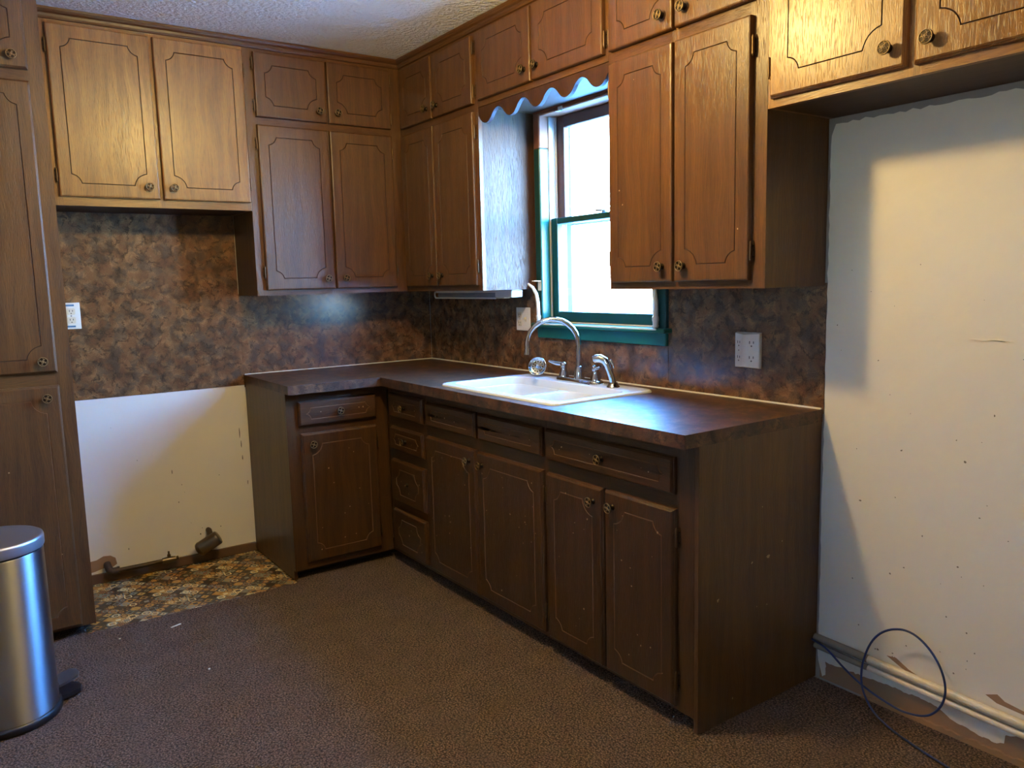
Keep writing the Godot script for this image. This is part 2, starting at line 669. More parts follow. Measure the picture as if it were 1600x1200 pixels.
func chip(b: Mb, k: int, p: Vector2, r: float, x: Transform3D, stretch := 1.0) -> void:
	var poly := PackedVector2Array()
	for i in 6:
		var a := TAU * i / 6.0
		poly.append(p + Vector2(cos(a) * stretch, sin(a)) * r * rng.randf_range(0.55, 1.2))
	b.slab(k, poly, x, 0.0003)


func make_hardware() -> void:
	# knob: a bronze disc on a flared neck, its face a raised ring round four scrolls and a rosette
	var b := mb()
	var turn := Transform3D(Basis(Vector3.RIGHT, PI / 2), Vector3.ZERO)      # y becomes z
	b.lathe(0, [Vector2(0.0105, 0.0), Vector2(0.0105, 0.002), Vector2(0.0075, 0.004), Vector2(0.006, 0.009), Vector2(0.0075, 0.013), Vector2(0.0155, 0.0175), Vector2(0.0172, 0.0195), Vector2(0.017, 0.0225), Vector2(0.0155, 0.0232), Vector2(0.0143, 0.0222), Vector2(0.0, 0.0236)], turn, 28)
	var ring := []
	for i in 29:
		ring.append(Vector3(cos(TAU * i / 28) * 0.0158, sin(TAU * i / 28) * 0.0158, 0.0228))
	b.tube(1, ring, 0.0013, 6)
	for q in 4:
		var w := TAU * q / 4.0 + 0.4
		for s in [-1, 1]:
			var pts := []
			for i in 8:
				var t := i / 7.0
				var ang: float = w + s * (0.08 + 0.62 * sin(t * 2.6))
				var rad := lerpf(0.0032, 0.0132, t)
				pts.append(Vector3(cos(ang) * rad, sin(ang) * rad, 0.0238 - 0.0011 * t))
			b.tube(1, pts, 0.0009, 5)
	b.lathe(1, [Vector2(0.0034, 0.0232), Vector2(0.0026, 0.0248), Vector2(0.0, 0.0253)], turn, 12)
	knob_mesh = b.mesh()
	# what is left of a broken knob: the neck and a screw
	b = mb()
	b.lathe(0, [Vector2(0.0105, 0.0), Vector2(0.0105, 0.002), Vector2(0.0075, 0.004), Vector2(0.0058, 0.009), Vector2(0.004, 0.0105), Vector2(0.0, 0.0105)], turn, 20)
	b.lathe(1, [Vector2(0.003, 0.0105), Vector2(0.0028, 0.013), Vector2(0.0, 0.0135)], turn, 12)
	stub_mesh = b.mesh()
	# hinge: a barrel at the door's edge, a shaped leaf with pointed tips screwed to the frame
	b = mb()
	b.lathe(0, [Vector2(0.0, -0.031), Vector2(0.0022, -0.029), Vector2(0.0034, -0.0265), Vector2(0.002, -0.0245), Vector2(0.002, -0.0245), Vector2(0.0042, -0.024), Vector2(0.0042, -0.024), Vector2(0.0042, 0.024), Vector2(0.0042, 0.024), Vector2(0.002, 0.0245), Vector2(0.0034, 0.0265), Vector2(0.0022, 0.029), Vector2(0.0, 0.031)], Transform3D(Basis(), Vector3(0.0045, 0, 0.0115)), 10)
	var leaf := PackedVector2Array()
	for p in [[0.004, -0.024], [0.007, -0.025], [0.0085, -0.031], [0.0105, -0.025], [0.0112, -0.014], [0.0095, -0.006], [0.0116, 0.0], [0.0095, 0.006], [0.0112, 0.014], [0.0105, 0.025], [0.0085, 0.031], [0.007, 0.025], [0.004, 0.024]]:
		leaf.append(Vector2(p[0], p[1]))
	b.slab(0, leaf, Transform3D(Basis(), Vector3(0, 0, 0.0)), 0.003)
	b.box(0, Vector3(0.003, -0.022, 0.0), Vector3(0.006, 0.022, 0.011))
	for y in [-0.016, 0.016]:
		b.lathe(1, [Vector2(0.0026, 0.003), Vector2(0.002, 0.0042), Vector2(0.0, 0.0046)], Transform3D(Basis(Vector3.RIGHT, PI / 2), Vector3(0.0085, y, 0)), 8)
	hinge_mesh = b.mesh()


# Stiles and rails: all of [u0,u1] x [y0,y1] but the openings, as boards.
func frame_mesh(u0: float, u1: float, y0: float, y1: float, d0: float, d1: float, holes: Array) -> ArrayMesh:
	var us := [u0, u1]
	for r in holes:
		us.append_array([r[0], r[1]])
	us.sort()
	var b := mb()
	for i in us.size() - 1:
		var a: float = us[i]
		var c: float = us[i + 1]
		if c - a < 1e-4:
			continue
		var ys := []
		for r in holes:
			if r[0] < (a + c) / 2 and r[1] > (a + c) / 2:
				ys.append(r)
		ys.sort_custom(func(p, q): return p[2] < q[2])
		var y := y0
		for r in ys:
			if r[2] - y > 1e-4:
				b.box(0, Vector3(a, y, d0), Vector3(c, r[2], d1), 0 if c - a > r[2] - y else 1)
			y = r[3]
		if y1 - y > 1e-4:
			b.box(0, Vector3(a, y, d0), Vector3(c, y1, d1), 0 if c - a > y1 - y else 1)
	return b.mesh()


# A cabinet against a wall. Its own axes: x along the wall, y up, z out; u and y are given in the run's axes, and the node stands at (u0, y0).
func cabinet(called: String, label: String, group: String, side: String, u0: float, u1: float, y0: float, y1: float, depth: float, holes: Array, wood: String, o := {}) -> Node3D:
	var at := Vector3(u0, y0, 0.0) if side == "back" else Vector3(0.0, y0, u0)
	var t := thing(called, label, "cabinet", at, 0.0 if side == "back" else -PI / 2, group)
	var w := u1 - u0
	var h := y1 - y0
	var p := 0.016
	var f := 0.019
	var b := mb()
	var back := 0.004
	var e: float = o.get("body_end", w)          # the carcass may go on past the face into a blind corner
	b.box(0, Vector3(0.0, 0, back), Vector3(p, h - o.get("low_first", 0.0), depth - f))
	b.box(0, Vector3(e - p, 0, back), Vector3(e, h - o.get("low_last", 0.0), depth - f))
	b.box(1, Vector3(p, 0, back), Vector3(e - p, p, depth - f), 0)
	if not o.get("open_top", false):
		b.box(0, Vector3(p, h - p, back), Vector3(e - p, h, depth - f), 0)
	b.box(0, Vector3(p, p, back), Vector3(e - p, h - p, back + 0.005))
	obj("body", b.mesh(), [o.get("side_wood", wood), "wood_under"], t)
	var rel := []
	for r in holes:
		rel.append([r[0] - u0 + 0.012, r[1] - u0 - 0.012, r[2] - y0 + 0.012, r[3] - y0 - 0.012])
	obj("face_frame", frame_mesh(0, w, 0, h, depth - f, depth, rel), [wood], t)
	return t


# A door in the run's axes on cabinet t.
func door(t: Node3D, u0: float, y0: float, u: Array, y: Array, depth: float, o := {}) -> MeshInstance3D:
	var w: float = u[1] - u[0]
	var h: float = y[1] - y[0]
	if o.has("knob_at"):
		var k: String = o.knob_at
		var big: float = o.get("knob_notch", 0.05)
		var n := [0.036, 0.036, 0.036, 0.036]
		n[{"ll": 0, "lr": 1, "ur": 2, "ul": 3}[k]] = big
		o.notch = o.get("notch", n)
		var kx: float = o.get("knob_x", 0.042)
		var ky: float = o.get("knob_y", 0.05)
		o.knob = Vector2(kx if k[1] == "l" else w - kx, ky if k[0] == "l" else h - ky)
	return panel(o.get("called", "door"), t, Vector3(u[0] - u0, y[0] - y0, depth + 0.0005), w, h, o)


func _ready() -> void:
	rng.seed = 20240
	# ---- camera
	var cam := Camera3D.new()
	cam.name = "camera"
	cam.fov = rad_to_deg(2.0 * atan(600.0 / 1240.24))
	cam.near = 0.05
	cam.basis = Basis(Vector3.UP, -0.6114) * Basis(Vector3.RIGHT, -0.1291) * Basis(Vector3.BACK, -0.0252)
	cam.position = Vector3(-2.2777, 1.3512, 4.0556)
	add_child(cam)
	cam.current = true
	# ---- sky and exposure
	var we := WorldEnvironment.new()
	we.name = "world_environment"
	var env := Environment.new()
	env.background_mode = Environment.BG_SKY
	var sky := Sky.new()
	var sm := ProceduralSkyMaterial.new()
	sm.sky_top_color = Color(0.30, 0.62, 1.0)
	sm.sky_horizon_color = Color(0.70, 0.88, 1.0)
	sm.ground_horizon_color = Color(0.80, 0.86, 0.92)
	sm.ground_bottom_color = Color(0.6, 0.66, 0.72)
	sky.sky_material = sm
	env.sky = sky
	env.background_energy_multiplier = 140.0
	env.tonemap_mode = Environment.TONE_MAPPER_LINEAR
	env.tonemap_exposure = 1.06
	env.sdfgi_enabled = true
	env.ssao_enabled = true
	env.ssil_enabled = true
	we.environment = env
	add_child(we)
	make_materials()
	make_hardware()
	ceiling_lamp()
	room()
	window()
	side_window()
	wall_cabinets()
	base_cabinets()
	worktop()
	sink_and_taps()
	fittings()
	range_alcove()
	trash_can()
	fridge_alcove()
	litter()
	outside()


# ---------------------------------------------------------------- lamp and room

func ceiling_lamp() -> void:
	var at := Vector3(-1.2, CEILING, 2.1)
	var t := thing("ceiling_light", "round frosted glass ceiling light in the middle of the kitchen ceiling", "ceiling light", at)
	var b := mb()
	b.lathe(0, [Vector2(0.0, -0.001), Vector2(0.15, -0.001), Vector2(0.155, -0.012), Vector2(0.15, -0.025), Vector2(0.14, -0.03), Vector2(0.14, -0.03), Vector2(0.0, -0.03)], Transform3D(), 32)
	obj("base", b.mesh(), ["plastic_white"], t)
	b = mb()
	b.lathe(0, [Vector2(0.138, -0.031), Vector2(0.135, -0.05), Vector2(0.115, -0.08), Vector2(0.075, -0.102), Vector2(0.03, -0.11), Vector2(0.0, -0.111)], Transform3D(), 32)
	obj("lamp_glass", b.mesh(), ["lamp_glass"], t)
	var l := OmniLight3D.new()
	l.name = "lamp_light"
	l.light_color = Color(1.0, 0.86, 0.53)
	l.light_energy = 1.6
	l.light_size = 0.07
	l.omni_range = 9.0
	l.omni_attenuation = 2.0
	l.shadow_enabled = true
	l.position = Vector3(0, -0.19, 0)
	t.add_child(l)


func room() -> void:
	# the window opening in the wall: z 1.098..1.815, y 1.14..2.10
	var b := mb()
	var x1 := 0.14
	b.box(0, Vector3(0, -0.05, -0.14), Vector3(x1, CEILING + 0.1, 1.098))
	b.box(0, Vector3(0, -0.05, 1.815), Vector3(x1, CEILING + 0.1, 5.6))
	b.box(0, Vector3(0, -0.05, 1.098), Vector3(x1, 1.14, 1.815))
	b.box(0, Vector3(0, 2.10, 1.098), Vector3(x1, CEILING + 0.1, 1.815))
	var wr := struct("wall_right", b.mesh(), ["old_plaster"], "window wall, bare cream plaster beyond the cabinets")
	b = mb()
	b.box(0, Vector3(-3.4, -0.05, -0.14), Vector3(-0.0, CEILING + 0.1, 0))
	var wb := struct("wall_back", b.mesh(), ["white_board"], "white painted back wall behind the missing range")
	b = mb()
	b.box(0, Vector3(-3.54, -0.05, -0.14), Vector3(-3.4, CEILING + 0.1, 3.68))
	b.box(0, Vector3(-3.54, -0.05, 3.9), Vector3(-3.4, CEILING + 0.1, 5.6))
	b.box(0, Vector3(-3.54, -0.05, 3.68), Vector3(-3.4, 1.4, 3.9))
	b.box(0, Vector3(-3.54, 1.85, 3.68), Vector3(-3.4, CEILING + 0.1, 3.9))
	struct("wall_left", b.mesh(), ["plain_wall"], "plain cream wall on the far left of the kitchen")
	b = mb()
	b.box(0, Vector3(-3.54, -0.05, 5.6), Vector3(0.14, CEILING + 0.1, 5.74))
	struct("wall_front", b.mesh(), ["plain_wall"], "plain cream wall behind the viewer")
	b = mb()
	b.box(0, Vector3(-3.54, CEILING, -0.14), Vector3(0.14, CEILING + 0.1, 5.74))
	struct("ceiling", b.mesh(), ["ceiling"], "white textured plaster ceiling")
	# floor: a slab with the vinyl sheet on it and the carpet over that
	b = mb()
	b.box(0, Vector3(-3.54, -0.1, -0.14), Vector3(0.14, -0.012, 5.74))
	var fl := struct("floor", b.mesh(), ["plain_wall"], "kitchen floor, brown carpet with old patterned vinyl in the range gap")
	b = mb()
	var a := Vector3(-1.95, -0.006, 0.0)
	var e := Vector3(-1.05, -0.006, 0.62)
	b.box(0, Vector3(a.x, -0.0119, a.z), Vector3(e.x, -0.0061, e.z))
	var uv := func(p: Vector3) -> Vector2: return Vector2(p.x, p.z).rotated(0.80) / 0.31
	var q := [Vector3(a.x, a.y, a.z), Vector3(e.x, a.y, a.z), Vector3(e.x, a.y, e.z), Vector3(a.x, a.y, e.z)]
	b.quad(1, q[0], q[1], q[2], q[3], Vector3.UP, [uv.call(q[0]), uv.call(q[1]), uv.call(q[2]), uv.call(q[3])])
	obj("vinyl_sheet", b.mesh(), ["baseboard", "vinyl"], fl)
	# carpet, cut a little raggedly along the vinyl
	b = mb()
	var poly := PackedVector2Array()
	poly.append(Vector2(-3.39, 5.59))
	poly.append(Vector2(-3.39, 0.01))
	poly.append(Vector2(-1.95, 0.01))
	var x := -1.95
	while x < -1.09:
		poly.append(Vector2(x, 0.608 + rng.randf_range(-0.004, 0.004)))
		x += 0.012
	poly.append(Vector2(-1.085, 0.6))
	poly.append(Vector2(-1.085, 0.3))
	poly.append(Vector2(-0.01, 0.3))
	poly.append(Vector2(-0.01, 5.59))
	b.slab(0, poly, Transform3D(Basis(Vector3(1, 0, 0), Vector3(0, 0, 1), Vector3(0, 1, 0)), Vector3(0, -0.011, 0)), 0.011)
	obj("carpet", b.mesh(), ["carpet"], fl)
	# laminate backsplash sheets on both walls
	b = mb()
	b.box(0, Vector3(-1.98, 0.862, 0.0), Vector3(-1.094, 1.73, 0.004), 1, 0.001)
	b.box(0, Vector3(-1.094, 0.85, 0.0), Vector3(-0.004, 1.32, 0.004), 1, 0.001)
	obj("backsplash_sheet", b.mesh(), ["backsplash"], wb)
	b = mb()
	b.box(0, Vector3(-0.004, 0.9, 0.004), Vector3(0.0, 1.32, 1.05), 1, 0.001)
	b.box(0, Vector3(-0.004, 0.9, 1.05), Vector3(0.0, 1.13, 1.88), 1, 0.001)
	b.box(0, Vector3(-0.004, 0.9, 1.88), Vector3(0.0, 1.32, END + 0.006), 1, 0.001)
	obj("backsplash_sheet", b.mesh(), ["backsplash"], wr)
	# crown trim under the ceiling, following the fronts of the wall cabinets
	b = mb()
	crown(b, Vector3(-1.95, 0, 0.305), Vector3(-0.305, 0, 0.305), Vector3(0, 0, 1))
	struct("trim_1", b.mesh(), ["wood"], "dark wood crown trim under the ceiling along the back wall")
	b = mb()
	crown(b, Vector3(-0.305, 0, 0.305), Vector3(-0.305, 0, 3.75), Vector3(-1, 0, 0))
	struct("trim_2", b.mesh(), ["wood"], "dark wood crown trim under the ceiling along the window wall")
	# scuffs and nail holes in the white wall of the range gap
	b = mb()
	for p in [[-1.47, 0.47, 0.004, 3.0], [-1.43, 0.40, 0.003, 1.0], [-1.42, 0.36, 0.002, 1.0], [-1.45, 0.315, 0.004, 1.0], [-1.135, 0.62, 0.004, 9.0], [-1.13, 0.56, 0.004, 6.0], [-1.128, 0.49, 0.005, 3.0], [-1.11, 0.36, 0.003, 5.0], [-1.26, 0.155, 0.004, 1.0], [-1.36, 0.135, 0.005, 1.0], [-1.35, 0.165, 0.003, 1.0], [-1.69, 0.13, 0.003, 2.0], [-1.62, 0.55, 0.003, 1.0], [-1.72, 0.72, 0.002, 1.0], [-1.25, 0.42, 0.003, 1.0], [-1.40, 0.2, 0.002, 1.0]]:
		var pl := PackedVector2Array()
		for i in 7:
			var an := TAU * i / 7.0
			pl.append(Vector2(p[0] + cos(an) * p[2] * 0.55 * rng.randf_range(0.6, 1.1), p[1] + sin(an) * p[2] * p[3] * rng.randf_range(0.7, 1.0)))
		b.slab(0, pl, Transform3D(), 0.0004)
	obj("scuff_marks", b.mesh(), ["slot"], wb).set_meta("kind", "stuff")


func crown(b: Mb, from: Vector3, to: Vector3, out: Vector3) -> void:
	var prof := [Vector2(0.001, 2.428), Vector2(0.008, 2.430), Vector2(0.012, 2.437), Vector2(0.013, 2.446), Vector2(0.021, 2.452), Vector2(0.026, 2.460), Vector2(0.026, 2.469), Vector2(-0.02, 2.469), Vector2(-0.02, 2.428)]
	var along := (to - from).normalized()
	var len := from.distance_to(to)
	for i in prof.size():
		var p: Vector2 = prof[i]
		var q: Vector2 = prof[(i + 1) % prof.size()]
		var mid := (p + q) / 2 - Vector2(0.003, 2.449)
		var pts := []
		for c in [[p, 0], [q, 0], [q, 1], [p, 1]]:
			var e: float = c[1] * len
			# mitre in the corner: both runs meet on the diagonal
			if c[1] == 1 and out.z > 0:
				e -= c[0].x
			if c[1] == 0 and out.x < 0:
				e += c[0].x
			pts.append(from + along * e + out * c[0].x + Vector3(0, c[0].y, 0))
		b.flat_quad(0, pts[0], pts[1], pts[2], pts[3], out * mid.x + Vector3(0, mid.y, 0), [Vector2(0.1 + i * 0.02, 0), Vector2(0.12 + i * 0.02, 0), Vector2(0.12 + i * 0.02, len / 1.2), Vector2(0.1 + i * 0.02, len / 1.2)])


# ---------------------------------------------------------------- window

func window() -> void:
	var z0 := 1.098
	var z1 := 1.815
	var paint := 1.947       # the green paint stops here
	var t := Node3D.new()
	t.name = "window_1"
	t.set_meta("kind", "structure")
	t.set_meta("label", "double-hung window over the sink, half painted green")
	add_child(t)
	var b := mb()
	# casings: green below, bare brown above
	b.box(0, Vector3(-0.02, 1.153, 1.054), Vector3(-0.0005, paint, z0 - 0.004), 1, 0.003)
	b.box(0, Vector3(-0.02, 1.153, z1 + 0.004), Vector3(-0.0005, paint, 1.882), 1, 0.003)
	obj("casing", b.mesh(), ["green_dark"], t)
	b = mb()
	b.box(0, Vector3(-0.02, paint, 1.054), Vector3(-0.0005, 2.10, z0 - 0.004), 1, 0.003)
	b.box(0, Vector3(-0.02, paint, z1 + 0.004), Vector3(-0.0005, 2.10, 1.882), 1, 0.003)
	b.box(0, Vector3(-0.022, 2.10, 1.054), Vector3(-0.0005, 2.19, 1.882), 2, 0.003)
	obj("casing", b.mesh(), ["trim_brown"], t)
	# jamb linings with a rounded inner stop
	b = mb()
	b.box(0, Vector3(-0.024, 1.153, z0 - 0.004), Vector3(0.028, paint, z0 + 0.006), 1, 0.004)
	b.box(0, Vector3(-0.024, 1.153, z1 - 0.006), Vector3(0.028, paint, z1 + 0.004), 1, 0.004)
	obj("jamb_stop", b.mesh(), ["green_paint"], t)
	b = mb()
	b.box(0, Vector3(-0.024, paint, z0 - 0.004), Vector3(0.028, 2.10, z0 + 0.006), 1, 0.004)
	b.box(0, Vector3(-0.024, paint, z1 - 0.006), Vector3(0.028, 2.10, z1 + 0.004), 1, 0.004)
	b.box(0, Vector3(-0.024, 2.086, z0 + 0.006), Vector3(0.028, 2.0995, z1 - 0.006), 2, 0.004)
	obj("jamb_stop", b.mesh(), ["trim_brown"], t)
	b = mb()
	b.box(0, Vector3(0.029, 1.14, z0 - 0.0), Vector3(0.125, 2.0995, z0 + 0.008), 1, 0.001)
	b.box(0, Vector3(0.029, 1.14, z1 - 0.008), Vector3(0.125, 2.0995, z1 - 0.0), 1, 0.001)
	for z in [z0 + 0.008, z1 - 0.014]:
		b.box(0, Vector3(0.066, 1.16, z), Vector3(0.072, 2.095, z + 0.006), 1, 0.001)
	obj("sash_track", b.mesh(), ["track"], t)
	b = mb()
	b.box(0, Vector3(0.03, 2.088, z0 + 0.008), Vector3(0.135, 2.0995, z1 - 0.008), 2, 0.001)
	obj("head_jamb", b.mesh(), ["trim_brown"], t)
	b = mb()
	b.box(0, Vector3(0.03, 1.141, z0 + 0.008), Vector3(0.17, 1.158, z1 - 0.008), 2, 0.003)
	obj("sill", b.mesh(), ["worn_white"], t)
	# stool and apron, worn white along the front edge
	b = mb()
	b.box(0, Vector3(-0.05, 1.135, 1.045), Vector3(0.03, 1.153, 1.900), 2, 0.004)
	b.box(1, Vector3(-0.0507, 1.1465, 1.08), Vector3(-0.047, 1.1536, 1.86), 2, 0.001)
	obj("stool", b.mesh(), ["green_paint", "worn_white"], t)
	b = mb()
	b.box(0, Vector3(-0.022, 1.084, 1.058), Vector3(-0.0045, 1.1345, 1.884), 2, 0.003)
	obj("apron", b.mesh(), ["green_paint"], t)
	# sashes: the lower one inside, green; the upper one outside, brown
	sash(t, "lower_sash", 0.032, 0.064, 1.159, 1.632, z0 + 0.010, z1 - 0.010, 0.045, 0.046, 0.027, "green_dark")
	sash(t, "upper_sash", 0.074, 0.106, 1.606, 2.087, z0 + 0.010, z1 - 0.010, 0.05, 0.03, 0.05, "sash_brown")
	# the storm window outside
	b = mb()
	for r in [[1.141, 1.17, z0 + 0.008, z1 - 0.008], [2.06, 2.09, z0 + 0.008, z1 - 0.008], [1.17, 2.06, z0 + 0.008, z0 + 0.04], [1.17, 2.06, z1 - 0.04, z1 - 0.008], [1.60, 1.625, z0 + 0.04, z1 - 0.04]]:
		b.box(0, Vector3(0.127, r[0] + (0.018 if r[0] < 1.15 else 0.0), r[2]), Vector3(0.139, r[1], r[3]), 1, 0.001)
	obj("storm_frame", b.mesh(), ["storm_frame"], t)
	# sash lock on the meeting rail, shade clip at the head
	b = mb()
	b.lathe(0, [Vector2(0.0, 0.012), Vector2(0.009, 0.011), Vector2(0.011, 0.004), Vector2(0.013, 0.0)], Transform3D(Basis(), Vector3(0.05, 1.632, 1.456)), 16)
	b.tube(0, [Vector3(0.05, 1.641, 1.456), Vector3(0.042, 1.643, 1.436), Vector3(0.038, 1.644, 1.416)], [0.004, 0.0035, 0.005], 8)
	obj("sash_lock", b.mesh(), ["drain"], t)
	b = mb()
	b.box(0, Vector3(-0.027, 2.078, 1.245), Vector3(-0.0245, 2.10, 1.275), 1, 0.0005)
	b.box(0, Vector3(-0.042, 2.078, 1.245), Vector3(-0.027, 2.0805, 1.275), 1, 0.0005)
	b.tube(0, [Vector3(-0.0245, 2.094, 1.26), Vector3(-0.031, 2.094, 1.26)], 0.003, 8)
	obj("shade_clip", b.mesh(), ["plastic_white"], t)


func sash(t: Node, called: String, x0: float, x1: float, y0: float, y1: float, z0: float, z1: float, stile: float, bottom: float, top: float, m: String) -> void:
	var b := mb()
	b.box(0, Vector3(x0, y0, z0), Vector3(x1, y1, z0 + stile), 1, 0.003)
	b.box(0, Vector3(x0, y0, z1 - stile), Vector3(x1, y1, z1), 1, 0.003)
	b.box(0, Vector3(x0, y0, z0 + stile), Vector3(x1, y0 + bottom, z1 - stile), 2, 0.003)
	b.box(0, Vector3(x0, y1 - top, z0 + stile), Vector3(x1, y1, z1 - stile), 2, 0.003)
	var o := obj(called, b.mesh(), [m], t)
	b = mb()
	var xm := (x0 + x1) / 2
	b.box(0, Vector3(xm - 0.0015, y0 + bottom - 0.006, z0 + stile - 0.006), Vector3(xm + 0.0015, y1 - top + 0.006, z1 - stile + 0.006))
	obj("glass_pane", b.mesh(), ["pane"], o)


func side_window() -> void:
	# the room's second, small window, in the left wall outside the photograph
	var t := Node3D.new()
	t.name = "window_2"
	t.set_meta("kind", "structure")
	t.set_meta("label", "small white window in the left wall beside the viewer")
	add_child(t)
	var b := mb()
	for r in [[1.4, 1.425, 3.68, 3.9], [1.825, 1.85, 3.68, 3.9], [1.425, 1.825, 3.68, 3.705], [1.425, 1.825, 3.875, 3.9]]:
		b.box(0, Vector3(-3.5, r[0], r[2]), Vector3(-3.44, r[1], r[3]), 1, 0.003)
	obj("sash", b.mesh(), ["plastic_white"], t)
	b = mb()
	b.box(0, Vector3(-3.472, 1.423, 3.703), Vector3(-3.469, 1.827, 3.877))
	obj("glass_pane", b.mesh(), ["pane"], t)


# ---------------------------------------------------------------- wall cabinets

func wall_cabinets() -> void:
	var g := "stained plywood wall cabinets"
	var top := 2.4695
	var d := 0.305
	var lo := [1.336, 2.092]
	var hi := [2.127, 2.412]
	# tall pantry on the far left
	var pz := 0.61
	var ph := [[-2.37, -1.967, 2.15, 2.44], [-2.37, -1.967, 1.052, 2.112], [-2.37, -1.967, 0.05, 1.003]]
	var t := cabinet("pantry_cabinet", "tall dark wood pantry cabinet at the left edge with three stacked doors", "", "back", -2.42, -1.919, 0.04, top, pz, ph, "wood_side")
	var pt := {"wood": "wood_side", "hinge": "left", "edge": 0.008, "step": true}
	door(t, -2.42, 0.04, [-2.37, -1.967], [2.15, 2.44], pz, pt.merged({"knob_at": "lr", "knob_x": 0.05, "knob_y": 0.042}))
	door(t, -2.42, 0.04, [-2.37, -1.967], [1.052, 2.112], pz, pt.merged({"knob_at": "lr", "knob_x": 0.048, "knob_y": 0.045}))
	door(t, -2.42, 0.04, [-2.37, -1.967], [0.05, 1.003], pz, pt.merged({"knob_at": "ur", "knob_x": 0.046, "knob_y": 0.045, "chips": 14, "groove": "groove_worn"}))
	var b := mb()
	b.box(0, Vector3(0.0, -0.0395, 0.004), Vector3(0.5, -0.0005, 0.5))
	obj("toe_kick", b.mesh(), ["toe"], t)
	# over the range
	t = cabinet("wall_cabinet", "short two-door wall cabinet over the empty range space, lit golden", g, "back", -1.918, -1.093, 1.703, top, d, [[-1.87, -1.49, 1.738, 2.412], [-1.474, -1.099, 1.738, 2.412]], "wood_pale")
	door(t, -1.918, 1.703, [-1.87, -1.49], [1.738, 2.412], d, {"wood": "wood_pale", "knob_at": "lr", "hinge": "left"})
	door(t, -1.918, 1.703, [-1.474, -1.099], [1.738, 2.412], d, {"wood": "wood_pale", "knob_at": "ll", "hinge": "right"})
	# back wall, left of the corner
	var cols := [[-1.05, -0.709], [-0.70, -0.368]]
	var holes := []
	for c in cols:
		holes.append([c[0], c[1], lo[0], lo[1]])
		holes.append([c[0], c[1], hi[0], hi[1]])
	t = cabinet("wall_cabinet", "four-door wall cabinet on the back wall, left side of the corner", g, "back", -1.092, -0.305, UPPER, top, d, holes, "wood", {"body_end": 1.085, "side_wood": "wood_side"})
	door(t, -1.092, UPPER, cols[0], hi, d, {"knob_at": "lr", "hinge": "left"})
	door(t, -1.092, UPPER, cols[1], hi, d, {"knob_at": "ll", "hinge": "right"})
	door(t, -1.092, UPPER, cols[0], lo, d, {"knob_at": "lr", "hinge": "left"})
	door(t, -1.092, UPPER, cols[1], lo, d, {"knob_at": "ll", "hinge": "right"})
	# window wall, right of the corner
	cols = [[0.338, 0.656], [0.668, 1.012]]
	holes = []
	for c in cols:
		holes.append([c[0], c[1], lo[0], lo[1]])
		holes.append([c[0], c[1], hi[0], hi[1]])
	t = cabinet("wall_cabinet", "four-door wall cabinet between the corner and the window, glossy side panel", g, "right", 0.307, 1.034, UPPER, top, d, holes, "wood", {"side_wood": "wood_panel"})
	door(t, 0.307, UPPER, cols[0], hi, d, {"knob_at": "lr", "hinge": "left"})
	door(t, 0.307, UPPER, cols[1], hi, d, {"knob_at": "ll", "hinge": "right"})
	door(t, 0.307, UPPER, cols[0], lo, d, {"knob_at": "lr", "hinge": "left"})
	door(t, 0.307, UPPER, cols[1], lo, d, {"knob_at": "ll", "hinge": "right"})
	# over the window
	cols = [[1.055, 1.443], [1.455, 1.868]]
	t = cabinet("wall_cabinet", "small two-door wall cabinet above the window and scalloped valance", g, "right", 1.035, 1.882, 2.108, top, d, [[cols[0][0], cols[0][1], 2.133, 2.416], [cols[1][0], cols[1][1], 2.133, 2.416]], "wood")
	door(t, 1.035, 2.108, cols[0], [2.133, 2.416], d, {"knob_at": "lr", "hinge": "left", "knob_x": 0.035, "inset": Vector2(0.05, 0.05)})
	door(t, 1.035, 2.108, cols[1], [2.133, 2.416], d, {"knob_at": "ll", "hinge": "right", "knob_x": 0.035, "inset": Vector2(0.05, 0.05)})
	valance()
	# right of the window
	cols = [[1.9, 2.200], [2.211, 2.506]]
	holes = []
	for c in cols:
		holes.append([c[0], c[1], lo[0], lo[1]])
		holes.append([c[0], c[1], 2.133, hi[1]])
	t = cabinet("wall_cabinet", "four-door wall cabinet right of the window above the countertop end", g, "right", 1.883, END, UPPER, top, d, holes, "wood", {"side_wood": "wood_side"})
	door(t, 1.883, UPPER, cols[0], [2.133, hi[1]], d, {"knob_at": "lr", "hinge": "left"})
	door(t, 1.883, UPPER, cols[1], [2.133, hi[1]], d, {"knob_at": "ll", "hinge": "right"})
	door(t, 1.883, UPPER, cols[0], lo, d, {"knob_at": "lr", "hinge": "left", "chips": 3})
	door(t, 1.883, UPPER, cols[1], lo, d, {"knob_at": "ll", "hinge": "right", "chips": 1})
	# over the fridge space
	cols = [[2.572, 2.967], [2.986, 3.385]]
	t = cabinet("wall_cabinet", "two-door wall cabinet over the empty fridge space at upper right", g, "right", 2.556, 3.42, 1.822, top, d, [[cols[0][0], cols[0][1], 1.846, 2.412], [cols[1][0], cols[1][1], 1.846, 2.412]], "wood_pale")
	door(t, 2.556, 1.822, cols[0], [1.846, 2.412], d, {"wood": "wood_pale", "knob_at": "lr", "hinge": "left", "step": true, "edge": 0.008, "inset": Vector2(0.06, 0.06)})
	door(t, 2.556, 1.822, cols[1], [1.846, 2.412], d, {"wood": "wood_pale", "knob_at": "ll", "hinge": "right", "step": true, "edge": 0.008, "inset": Vector2(0.06, 0.06)})


